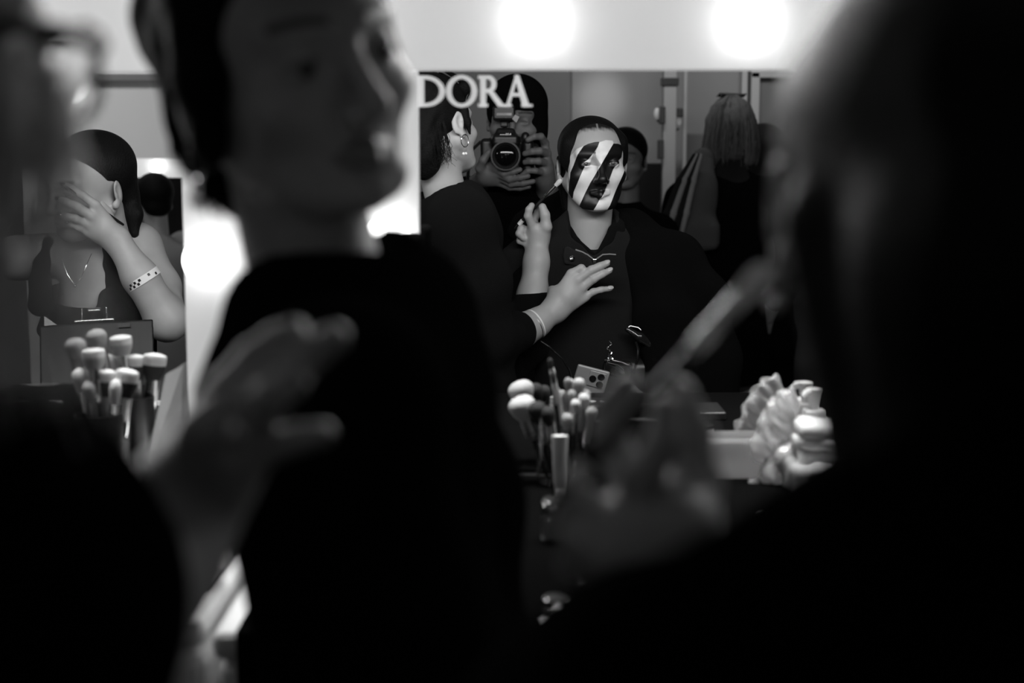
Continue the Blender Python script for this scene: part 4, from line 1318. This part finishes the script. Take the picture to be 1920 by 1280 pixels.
# clipboard
t = thing('clipboard', 'dark clipboard with a clear clip held in front of the woman at the left', 'clipboard', M(180, 700, 1.0))
a = M(74, 611, .99); c = M(287, 598, .95); d_ = M(283, 745, 1.03)
ux = (c - a).normalized(); wd = (c - a).length; uz = (c - d_); uz = (uz - ux * uz.dot(ux)).normalized(); un = uz.cross(ux).normalized()
if un.y < 0: un = -un
A = np.array([list(ux), list(un), list(uz)]).T
S = Sdf(.003); S.box((a + c) / 2 - uz * .155, (wd / 2, .0035, .155), rot=A, r=.003)
skin('board', S, MAT['clip_board'], t)
b = MB()
def quad3(b, p, w, h_, dd=.001, off=0):
    v = [p + ux * x + uz * z + un * (off + s_) for s_ in (0, dd) for x, z in ((-w, -h_), (w, -h_), (w, h_), (-w, h_))]
    b.add(v, [(3, 2, 1, 0), (4, 5, 6, 7), (0, 1, 5, 4), (1, 2, 6, 5), (2, 3, 7, 6), (3, 0, 4, 7)])
p0 = M(83, 604, .985); b.add([p0 + ux * 0 - uz * .01, p0 + ux * .028 - uz * .01, p0 + uz * .014, p0 + un * -.002 - uz * .01, p0 + ux * .028 + un * -.002 - uz * .01, p0 + uz * .014 + un * -.002], [(0, 1, 2), (5, 4, 3), (0, 3, 4, 1), (1, 4, 5, 2), (2, 5, 3, 0)])
b.build('paper', MAT['white_paper'], t)
kc = M(177, 592, .965)
S = Sdf(.0015)
S.box(kc + uz * .004, (.026, .003, .015), rot=A, r=.002); S.box(kc - uz * .011, (.040, .006, .0035), rot=A, r=.002)
S.box(kc + uz * .005, (.022, .006, .0115), rot=A, r=.001, op='s')
S.box(kc + uz * .012, (.013, .0035, .003), rot=A, r=.002)
skin('clip', S, MAT['silver'], t)
b = MB(); quad3(b, M(233, 611, .97), .012, .0045, off=.004); b.build('sticker', MAT['grey_cloth'], t)

# ------------------------------------------------------------------ people across the hall
def standing(label, x, y, zhead, yaw_, cloth, hairm, build='coat', skinm='skin', sw=.20, hairlen=.0, leg=True, hscale=1.0, arms=True, skirt=None, armpose=None, group=None, hairs=None, hem=None, h=.008):
    F = Vector((-math.sin(math.radians(yaw_)), math.cos(math.radians(yaw_)), 0)); R = Vector((F.y, -F.x, 0)); Z = Vector((0, 0, 1))
    c = Vector((x, y, zhead))
    t = thing('person', label, 'person', (x, y, 0), group)
    mt = headmat(c, yaw_)
    L = Sdf(.008)
    nb_ = c + F * -.03 - Z * .21
    hips = Vector((nb_.x, nb_.y, zhead - .80))
    legs = []
    gz = 0.04
    for q in (-1, 1):
        kz = hips.z * .52
        L.chain([hips + R * q * .08, Vector((hips.x, hips.y, kz)) + R * q * .09 + F * .02, Vector((hips.x, hips.y, gz + .05)) + R * q * .10 - F * .02], [.085, .055, .038], k=.03)
        L.cap(Vector((hips.x, hips.y, gz)) + R * q * .10, Vector((hips.x, hips.y, gz)) + R * q * .11 + F * .15, .036, .028, k=.03)
    body_mesh('body', skinm, t, head_sdf(.005, neck=.14), mt, [L] if skirt else [])
    S = Sdf(h, noise=(.006, 13))
    S.cap(nb_ + Z * .02, nb_ - Z * .03, .062, .085, k=.03)
    S.cap(nb_ - R * (sw - .06) - Z * .055, nb_ + R * (sw - .06) - Z * .055, .066, .066, k=.06)
    S.cap(nb_ - Z * .12, hips + Z * .12, .15, .13, k=.06, fl=(F, 1.2))
    S.cap(hips + Z * .16, hips - Z * .02, .14, .155, k=.06, fl=(F, 1.15))
    if armpose is None:
        armpose = [(q, [R * q * (sw + .02) - Z * .30 - F * .02, R * q * (sw - .01) - Z * .50 + F * .12]) for q in (-1, 1)]
    for q, ps in armpose:
        S.chain([nb_ + R * q * (sw - .03) - Z * .065] + [nb_ + p for p in ps], [.062] + [.052, .042, .036][:len(ps)], k=.03)
    if skirt: S.cap(hips, Vector((hips.x, hips.y, skirt)), .155, .19, k=.03, fl=(F, 1.15)); S.half((0, 0, skirt), (0, 0, -1), k=.004)
    else:
        for q in (-1, 1): S.chain([hips + R * q * .08, Vector((hips.x, hips.y, hips.z * .5)) + R * q * .09, Vector((hips.x, hips.y, .09)) + R * q * .10], [.10, .075, .055], k=.03)
    skin(build, S, MAT[cloth], t)
    if hairs: hairs(t, mt, hairm)
    else:
        S = Sdf(.005); S.ell((0, -.018, .040), (.083, .104, .085), k=.01); S.ell((0, -.06, -.03), (.06, .045, .04), k=.03)
        S.ell((0, .085, -.03), (.070, .08, .090), op='s', k=.01)
        skin('hair', S, MAT[hairm], t, mtx=mt)
    for q, ps in armpose:
        HS = Sdf(.005); e = nb_ + ps[-1]; dd = (ps[-1] - ps[-2]).normalized()
        HS.cap(e, e + dd * .09, .03, .026, k=.02)
        for j in range(4): HS.cap(e + dd * .09 + R * (.012 * (j - 1.5)), e + dd * .16 + R * (.016 * (j - 1.5)) - Z * .015, .008, .006, k=.004)
        HS.chain([e + dd * .03, e + dd * .06 - R * q * .035, e + dd * .10 - R * q * .045], [.013, .011, .008], k=.01)
        skin('hand', HS, MAT[skinm], t)
    return t, c, F, R, nb_, hips

def bob(t, mt, m):
    S = Sdf(.004, noise=(.002, 50))
    S.ell((0, -.015, .040), (.088, .108, .088), k=.01)
    S.cap((-.055, -.02, .02), (-.068, -.015, -.115), .045, .040, k=.03)
    S.cap((.055, -.02, .02), (.068, -.015, -.115), .045, .040, k=.03)
    S.cap((0, -.06, .02), (0, -.07, -.085), .055, .045, k=.04)
    S.ell((0, .085, -.04), (.055, .085, .11), op='s', k=.01)
    S.cap((0, -.13, -.12), (0, -.10, -.155), .018, .03, op='s', k=.02)
    skin('hair', S, MAT[m], t, mtx=mt)
    gd = []
    for k in range(26):
        an = math.radians(-20 - 320 * k / 25 + 90 - 180 + 90); x, y_ = math.cos(an), math.sin(an)
        if y_ > .75: continue
        gd.append([mt @ Vector((x * .02, -.03 + y_ * .02, .128)), mt @ Vector((x * .075, -.02 + y_ * .09, .085)), mt @ Vector((x * .096, -.02 + y_ * .112, .01)), mt @ Vector((x * .108, -.02 + y_ * .112, -.07)), mt @ Vector((x * .098, -.02 + y_ * .098, -.150))])
    strands('hair_strands', gd, 260, .004, .0022, m, t, seed=21, seg=8, wave=.003)
    strands('dark_strands', gd, 120, .004, .0026, 'brown_hair', t, seed=22, seg=8, wave=.003)
    S = Sdf(.004); 
    S.cap((-.045, -.03, .128), (.045, -.03, .130), .008, .010, k=.01); S.cap((-.045, -.03, .128), (-.060, -.03, .136), .006, .003, k=.004); S.cap((.045, -.03, .130), (.062, -.03, .124), .006, .003, k=.004)
    skin('hair_clip', S, MAT['black_plastic'], t, mtx=mt)
bw_ = M(1368, 240, -1.9)
ap = [(-1, [Vector((-.10, 0, 0)) * -1 + Vector((.16, -.02, -.30)), Vector((.10, -.16, -.44))]), (1, [Vector((-.17, -.03, -.30)), Vector((-.12, -.18, -.42))])]
tt, c, F, R, nb_, hips = standing('blond woman with bobbed hair and a hair clip, seen from behind in black coat', bw_.x, -1.9, bw_.z, 176, 'black_wool', 'blond_hair', hairs=bob, skirt=M(1400, 712, -1.9).z, sw=.235, h=.008)
S = Sdf(.006); S.cap(nb_ + Vector((0, 0, .055)), nb_ + Vector((0, .0, -.02)), .062, .10, k=.03); S.cap(nb_ + R * -.17 - Vector((0, 0, .07)), nb_ + R * .17 - Vector((0, 0, .07)), .075, .075, k=.05)
skin('collar', S, MAT['dark_cloth'], tt)
t = thing('shoulder_bag', 'striped grey shoulder bag hanging at the side of the blond woman', 'bag', M(1300, 420, -1.72))
S = Sdf(.005, noise=(.004, 22))
S.chain([M(1318, 300, -1.80), M(1308, 360, -1.72), M(1296, 430, -1.70)], [.045, .07, .085], k=.05, fl=((0, 1, 0), 1.6))
S.box(M(1300, 440, -1.70), (.10, .05, .06), r=.03, k=.04)
skin('bag_body', S, MAT['grey_cloth'], t)
for du, mm in ((-26, 'dark_cloth'), (-14, 'mid_cloth'), (0, 'dark_cloth'), (10, 'mid_cloth')):
    S = Sdf(.004); S.chain([M(1310 + du * .3, 292, -1.70), M(1292 + du * .7, 340, -1.64), M(1276 + du, 400, -1.61), M(1266 + du, 445, -1.61)], [.010, .014, .013, .010], k=.01)
    skin('strap', S, MAT[mm], t)
# man behind the sitter
q_ = M(1172, 300, -1.5)
standing('dark-haired person in black partly hidden behind the striped face', q_.x, -1.5, q_.z, 12, 'black_wool', 'black_hair', skinm='dark_skin', build='jacket', sw=.17)
# long-haired woman beyond the blond one
def longhair(t, mt, m):
    S = Sdf(.005, noise=(.002, 40)); S.ell((0, -.015, .040), (.088, .108, .088), k=.01)
    S.cap((0, -.05, .02), (0, -.08, -.28), .085, .075, k=.04); S.ell((0, .085, -.04), (.06, .08, .11), op='s', k=.01)
    skin('hair', S, MAT[m], t, mtx=mt)
q_ = M(1424, 288, -2.3)
standing('person with long dark hair and black top standing just right of the blond woman', q_.x, -2.3, q_.z, 150, 'black_wool', 'black_hair', hairs=longhair, build='top', sw=.18)
q_ = M(1505, 330, -2.55)
tt, c, F, R, nb_, hips = standing('person in grey far right in the mirror, one hand raised', q_.x, -2.55, q_.z, 20, 'grey_cloth', 'brown_hair', build='jacket', skinm='dark_skin', sw=.18,
     armpose=[(-1, [Vector((-.22, .02, -.30)), Vector((-.20, .12, .02))]), (1, [Vector((.2, 0, -.3)), Vector((.2, .1, -.5))])])
# man before the far vanity
q_ = M(288, 376, -2.45)
standing('man with short dark hair before the far vanity, behind the woman with the clipboard', q_.x, -2.45, q_.z, 150, 'mid_cloth', 'black_hair', build='shirt', sw=.23)
# ------------------------------------------------------------------ things on the make-up tables
GB = 'brushes standing in the left black holder'
def P3(u, v, y): return P(u, v, y)
base = P(200, 1000, 1.872); base.z = CZ
t = thing('brush_holder', 'black cylindrical brush holder standing left of the white mirror side', 'holder', (base.x, base.y, CZ))
b = MB(); b.lathe(base, [(.035, 0), (.036, .10), (.034, .10), (.033, .004), (.001, .004)], 36); b.build('cup', MAT['black_plastic'], t, smooth=True)
spec = [  # tip u, v, foot u, hair radius, length, hair, root, ferrule, flat, blunt, ferrule length, depth, label
 (174, 653, 190, .0155, .028, 'white_bristle', 'grey_bristle', 'silver', 1, 1, .050, 1.872, 'mushroom-topped pale brush standing highest in the left holder'),
 (240, 692, 222, .0165, .038, 'white_bristle', 'dark_bristle', 'silver', .55, 1, .058, 1.865, 'blunt white brush with black root in the middle of the left holder'),
 (200, 693, 204, .0150, .036, 'white_bristle', 'dark_bristle', 'dull_metal', .6, 1, .055, 1.869, 'blunt white brush with black root left of the slim domed one'),
 (218, 710, 212, .0085, .034, 'white_bristle', None, 'silver', 1, 0, .050, 1.857, 'slim pale domed brush at the front of the left holder'),
 (147, 690, 180, .0115, .032, 'white_bristle', None, 'silver', .8, 0, .050, 1.872, 'bright narrow brush leftmost in the left holder'),
 (167, 712, 188, .0105, .030, 'grey_bristle', None, 'dull_metal', 1, 0, .050, 1.865, 'grey-haired brush second from the left in the left holder'),
 (139, 633, 176, .0145, .028, 'grey_bristle', None, 'dull_metal', 1, 0, .045, 1.892, 'soft grey brush half lost behind the hanging fair hair'),
]
for (u, v, fu, hr, hl, hm, rt, fm, fl, bl, fe, y, lb) in spec:
    tip = P(u, v, y); foot = Vector((base.x + (P(fu, v, y).x - base.x) * .6, base.y + (y - 1.885) * .5, CZ + .008))
    brush(foot, tip, lb, ferr=fm, hair=hm, rh=.0050, rf=min(.0105, hr * .75), hr=hr, hl=hl, fl_=fe, flat=fl, group=GB, tipr=1.0 if bl else .5, root=rt)

# clear tumbler with brushes in front of the sitter
cb = P(1058, 930, 1.875); cb.z = CZ
cr = .040
t = thing('glass_tumbler', 'clear tumbler full of small brushes in the middle of the counter', 'tumbler', cb)
b = MB(); b.lathe(cb, [(.037, 0), (cr, .095), (cr + .0005, .097), (cr - .0015, .097), (.0355, .006), (.001, .006)], 36); b.build('cup', MAT['glass'], t, smooth=True)
spec = [
 (972, 742, .0185, .034, 'white_bristle', 'dull_metal', 'fluffy white brush leaning out left of the tumbler', -.022, 0, 'black_handle'),
 (1046, 726, .0026, .050, 'white_bristle', 'silver', 'thin bright-handled brush leaning left in the tumbler', .008, -.02, 'white_plastic'),
 (1036, 696, .0040, .016, 'dark_bristle', 'dull_metal', 'slender dark brush, tallest in the tumbler', .004, .0, 'black_handle'),
 (1072, 730, .0060, .018, 'grey_bristle', 'dull_metal', 'small pale-tipped brush right of the bright thin one', .006, .01, 'black_handle'),
 (1096, 736, .0085, .022, 'white_bristle', 'dull_metal', 'rounded white brush at the right of the tumbler', .016, .0, 'black_handle'),
 (1080, 748, .0070, .018, 'white_bristle', 'silver', 'short round pale brush at the front of the tumbler', .006, -.02, 'black_handle'),
 (1110, 762, .0080, .020, 'grey_bristle', 'dull_metal', 'grey-tipped brush rightmost in the tumbler', .022, -.005, 'black_handle'),
 (1004, 752, .0120, .030, 'dark_bristle', 'dull_metal', 'broad dark-haired brush left in the tumbler', -.015, -.01, 'black_handle'),
 (1026, 762, .0090, .026, 'dark_bristle', 'silver', 'short dark brush leaning against the tumbler rim', -.008, -.02, 'black_handle'),
 (1064, 774, .0080, .022, 'grey_bristle', 'silver', 'low soft grey brush near the tumbler rim', .0, -.024, 'black_handle'),
]
for (u, v, hr, hl, hm, fm, lb, fx, fy, hd_) in spec:
    y = cb.y + fy * 1.2
    brush(Vector((cb.x + fx, cb.y + fy * .7, CZ + .010)), P(u, v, y), lb, ferr=fm, hair=hm, rh=.0036, rf=max(.0032, hr * .55), hr=hr, hl=hl, fl_=.028, handle=hd_, group='small brushes in the tumbler')
# bright white tube by the tumbler
tb = P(1049, 945, 1.785); tb.z = CZ
t = thing('cream_tube', 'slim white cream tube standing before the tumbler', 'tube', tb)
b = MB(); b.lathe(tb, [(.0062, 0), (.0062, .016)], 20); b.build('lid', MAT['white_plastic'], t, smooth=True)
b = MB(); b.lathe(tb + Vector((0, 0, .016)), [(.0065, 0), (.008, .012), (.0095, .045), (.0105, .066), (.0105, .070)], 24, sq=.55); b.build('tube_body', MAT['white_plastic'], t, smooth=True)

# white bin with plastic bag and pump bottle
y = 1.897
p0 = P(1322, 830, y); p1 = P(1562, 830, y)
t = thing('plastic_bin', 'open white oval plastic bin on the right of the counter', 'bin', ((p0.x + p1.x) / 2, y, CZ))
cxb = (p0.x + p1.x) / 2; rx = (p1.x - p0.x) / 2; hz = p0.z - CZ
b = MB(); n = 64; v = []; 
prof = [(.86, 0), (.90, .01), (.985, hz - .012), (1.0, hz - .006), (1.0, hz), (.975, hz), (.95, hz - .012), (.86, .012), (.01, .012)]
for (r, z) in prof:
    for k in range(n):
        a0 = 2 * math.pi * k / n; cc, ss = math.cos(a0), math.sin(a0)
        v.append((cxb + rx * r * math.copysign(abs(cc) ** .45, cc), y + .017 + .017 * r * math.copysign(abs(ss) ** .45, ss), CZ + z))
f = [(i * n + k, i * n + (k + 1) % n, (i + 1) * n + (k + 1) % n, (i + 1) * n + k) for i in range(len(prof) - 1) for k in range(n)]
f.append(tuple(range(n - 1, -1, -1)))
b.add(v, f); b.build('tub', MAT['milky_plastic'], t, smooth=True)
# pump bottle
y = 1.912
q_ = P(1523, 840, y)
t = thing('pump_bottle', 'white pump bottle with square shoulders behind the bin', 'bottle', (q_.x, y, CZ))
zz = lambda v: P(1523, v, y).z
b = MB(); b.box((q_.x - .034, y - .014, CZ), (q_.x + .034, y + .014, zz(794)), .008); b.build('bottle_body', MAT['white_plastic'], t, smooth=True)
b = MB(); b.box((q_.x - .0135, y - .011, zz(796)), (q_.x + .0135, y + .011, zz(767)), .002); b.build('collar', MAT['white_plastic'], t, smooth=True)
b = MB(); b.lathe((q_.x, y, zz(768)), [(.0060, 0), (.0062, .006), (.0075, .014), (.0085, .022), (.0098, .026), (.0098, .029), (.006, .030)], 24)
b.tube([(q_.x, y, zz(734)), (q_.x - .012, y - .006, zz(735)), (q_.x - .016, y - .008, zz(741))], [.0062, .005, .0036], 12)
b.build('pump_head', MAT['white_plastic'], t, smooth=True)
# wet wipe packs in crinkled film
def film(name, label, cat, pts, rs, noise, mm, fl=None, h=.0022):
    S = Sdf(h, noise=noise); S.chain(pts, rs, k=.02, fl=fl)
    V, Fc = S.mesh()
    o = mesh_obj(name, V, Fc, MAT[mm], None, False); return tag(o, label, cat)
film('plastic_bag', 'crumpled clear plastic bag sticking up out of the bin', 'bag', [P(1484, 736, 1.885), P(1470, 766, 1.882), P(1452, 805, 1.88), P(1440, 838, 1.875)], [.009, .015, .022, .024], (.0042, 115), 'crinkled_film', ((0, 1, 0), 1.6))
film('plastic_bag', 'rolled clear plastic sleeve hanging over the rim of the bin', 'bag', [P(1500, 836, 1.872), P(1475, 858, 1.870), P(1445, 885, 1.872), P(1420, 908, 1.874)], [.014, .014, .012, .008], (.004, 80), 'crinkled_film')
for k, (v0, v1, u0, u1, lb) in enumerate(((800, 822, 1500, 1592, 'topmost white tissue pack stacked right of the bin'), (824, 845, 1495, 1600, 'middle white tissue pack stacked right of the bin'), (847, 880, 1500, 1598, 'lowest white tissue pack stacked right of the bin'))):
    y = 1.82
    a = P(u0, v1, y); c = P(u1, v0, y)
    S = Sdf(.003, noise=(.0022, 70)); S.box(((a.x + c.x) / 2, y + .035, (a.z + c.z) / 2), ((c.x - a.x) / 2, .036, (c.z - a.z) / 2 + .0015), r=.007)
    V, Fc = S.mesh(); tag(mesh_obj('tissue_pack', V, Fc, MAT['white_tissue'], None, True), lb, 'pack', 'tissue packs stacked right of the bin')
t_ = P(1550, 905, 1.80)
S = Sdf(.003, noise=(.003, 80)); S.box((t_.x, t_.y + .03, (CZ + P(1550, 885, 1.76).z) / 2), (.045, .05, (P(1550, 885, 1.76).z - CZ) / 2), r=.01)
V, Fc = S.mesh(); tag(mesh_obj('towel', V, Fc, MAT['mid_cloth'], None, True), 'folded grey towel under the tissue packs', 'towel')

# black case by the white mirror side
y = 1.76
a = P(738, 446, y); c = P(781, 446, y)
t = thing('makeup_case', 'tall black make-up case standing against the white mirror side', 'case', ((a.x + c.x) / 2, y, CZ))
b = MB(); b.box((a.x, y, CZ + .004), (c.x, y + .12, a.z), .006); b.build('case_body', MAT['black_wool'], t)
b = MB(); b.box((a.x - .001, y - .002, CZ + .22), (c.x + .001, y + .122, CZ + .226), .001); b.build('lid_seam', MAT['black_plastic'], t)
b = MB(); b.box((a.x + .03, y - .008, CZ + .205), (a.x + .05, y, CZ + .24), .002); b.build('latch', MAT['dull_metal'], t)

# trays, palettes, jars
def tray(label, u0, u1, vfront, dep, hgt, m='black_plastic', name='makeup_palette', cat='palette', pans=0, x1=None):
    y = (CZ + hgt * 0 - H) / (P((u0 + u1) / 2, vfront, 1).z - H)
    xa = P(u0, vfront, y).x; xb = P(u1, vfront, y).x
    t = thing(name, label, cat, ((xa + xb) / 2, y + dep / 2, CZ))
    b = MB(); b.box((xa, y, CZ + .004), (xb, y + dep, CZ + hgt), .003); b.build('tray_base', MAT[m], t)
    if pans:
        nn = pans; w = (xb - xa) / nn; rn = random.Random(pans * 7 + int(u0))
        for i in range(nn):
            b = MB(); cxx = xa + w * (i + .5); b.lathe((cxx, y + dep / 2, CZ + hgt), [(w * .38, -.001), (w * .38, .001), (w * .35, .0004)], 20); b.build('pan', MAT[rn.choice(['grey_bristle', 'mid_cloth', 'silver', 'dark_bristle'])], t, smooth=True)
    return t
tray('low black tray at the front of the left table', 262, 402, 1106, .10, .012)
tray('black palette with round pans behind the brushes, left table', 232, 330, 905, .07, .010, pans=4)
tray('flat black palette further left on the left table', 60, 190, 1010, .09, .012, pans=3)
tray('black brush roll lying between the two holders', 560, 900, 1060, .22, .016, m='black_wool', name='brush_roll', cat='brush roll')
tray('black palette at the front right of the tumbler', 1080, 1290, 1120, .09, .014, pans=5)
tray('black tray in front of the white bin', 1330, 1600, 1080, .10, .018)
def cloth(label, x0, x1, y0, y1, drop=0, name='table_cloth', m_='black_wool', cat='cloth', lift=0):
    b = MB(); n = 30; rn = random.Random(int(abs(x0) * 100)); rows = []
    if drop:
        for j in range(4): rows.append((y0, CZ - drop * (1 - j / 4)))
    for j in range(5): rows.append((y0 + (y1 - y0) * j / 4, CZ + .0035 + lift))
    top = []; inn = []
    for j, (y, z) in enumerate(rows):
        for i in range(n):
            w = .003 * math.sin(i * 1.3 + x0 * 9) * (CZ + .0035 - z) / max(drop, .01)
            p = (x0 + (x1 - x0) * i / (n - 1), y + w + rn.uniform(-.0015, .0005), z + rn.uniform(-.0006, .0006))
            top.append(p); inn.append((p[0], p[1] + (.003 if z <= CZ else 0), p[2] - (.003 if z > CZ else 0)))
    v = top + inn; m = len(top); R_ = len(rows)
    f = [(j * n + i, j * n + i + 1, (j + 1) * n + i + 1, (j + 1) * n + i) for j in range(R_ - 1) for i in range(n - 1)]
    f += [tuple(q + m for q in reversed(g)) for g in f]
    ed = [i for i in range(n)] + [j * n + n - 1 for j in range(1, R_)] + [(R_ - 1) * n + i for i in range(n - 2, -1, -1)] + [j * n for j in range(R_ - 2, 0, -1)]
    f += [(ed[i], ed[i] + m, ed[(i + 1) % len(ed)] + m, ed[(i + 1) % len(ed)]) for i in range(len(ed))]
    b.add(v, f); return tag(b.build(name, MAT[m_], smooth=True), label, cat)
def xr(u): return P(u, 1180, yR).x
cloth('black cloth spread on the left make-up table', -1.55, xg - .012, yL + .085, D - .0165)
cloth('black cloth hanging over the front edge of the right make-up table', xr(445), 1.0, yR - .008, D - .0165, .30)
cloth('white tissue folded over the front edge of the right table', xr(1010), xr(1080), yR - .016, yR + .030, .14, 'tissue', 'white_tissue', 'tissue', .004)
def jar(label, u, v, r, hgt, y=None, lid='silver', body='glass'):
    y = y or (CZ - H) / (P(u, v, 1).z - H); c = P(u, v, y)
    t = thing('jar', label, 'jar', (c.x, c.y, c.z))
    b = MB(); b.lathe(c, [(r * .92, 0), (r, .004), (r, hgt * .62), (r * .9, hgt * .66)], 28); b.build('jar_body', MAT[body], t, smooth=True)
    b = MB(); b.lathe(c + Vector((0, 0, hgt * .66)), [(r * .96, 0), (r, .002), (r, hgt * .3), (r * .93, hgt * .34)], 28); b.build('lid', MAT[lid], t, smooth=True)
    return t
jar('small clear jar with a shining lid below the bright tube', 1054, 1018, .024, .052)
jar('tiny clear jar by the front edge of the right table', 1042, 1160, .012, .022)
jar('jar with metal lid right of the artist hand by the bin', 1440, 985, .016, .018, lid='silver', body='white_plastic')
# folded clear packet catching the light at the left
film('plastic_packet', 'crinkled clear packet shining above the low black tray', 'packet', [Vector((P(372, 1080, 1.42).x + dx, 1.44, CZ + .016 + dz)) for dx, dz in ((-.022, .004), (.0, .030), (.012, .010))], [.012, .020, .014], (.004, 120), 'crinkled_film')
# grey folder leaning at the left mirror
a = P(296, 768, 1.86); c = P(331, 692, 1.86)
b = MB(); b.add([Vector((a.x - .02, 1.83, CZ)), Vector((c.x - .004, 1.85, CZ)), Vector((c.x, 1.90, c.z)), Vector((a.x + .002, 1.90, P(302, 706, 1.88).z)),
                 Vector((a.x - .02, 1.834, CZ)), Vector((c.x - .004, 1.854, CZ)), Vector((c.x, 1.904, c.z)), Vector((a.x + .002, 1.904, P(302, 706, 1.88).z))], [(0, 1, 2, 3), (7, 6, 5, 4), (0, 4, 5, 1), (1, 5, 6, 2), (2, 6, 7, 3), (3, 7, 4, 0)])
tag(b.build('folder', MAT['mid_cloth']), 'grey folder leaning on the left mirror beside its white side', 'folder')

# soft black bag behind the left brushes
a = P(-60, 752, 1.875); c = P(132, 752, 1.875)
t = thing('toiletry_bag', 'soft black make-up bag standing behind the left brushes against the mirror', 'bag', ((a.x + c.x) / 2, 1.88, CZ))
S = Sdf(.004, noise=(.003, 35)); S.box(((a.x + c.x) / 2, 1.885, (CZ + a.z) / 2 + .004), ((c.x - a.x) / 2, .030, (a.z - CZ) / 2 - .002), r=.02)
skin('bag_body', S, MAT['black_wool'], t)
b = MB(); b.tube([P(-40, 752, 1.875), P(40, 750, 1.875), P(118, 752, 1.875)], .0018, 6); b.build('zip', MAT['dull_metal'], t, smooth=True)
a = P(1100, 790, 1.885); c = P(1318, 790, 1.885)
t = thing('toiletry_bag', 'soft black make-up bag standing between the tumbler and the white bin', 'bag', ((a.x + c.x) / 2, 1.89, CZ))
S = Sdf(.004, noise=(.003, 35)); S.box(((a.x + c.x) / 2, 1.890, (CZ + a.z) / 2 + .004), ((c.x - a.x) / 2, .026, (a.z - CZ) / 2 - .002), r=.02)
skin('bag_body', S, MAT['black_wool'], t)
b = MB(); b.tube([P(1115, 789, 1.885), P(1210, 787, 1.885), P(1300, 789, 1.885)], .0016, 6); b.build('zip', MAT['dull_metal'], t, smooth=True)
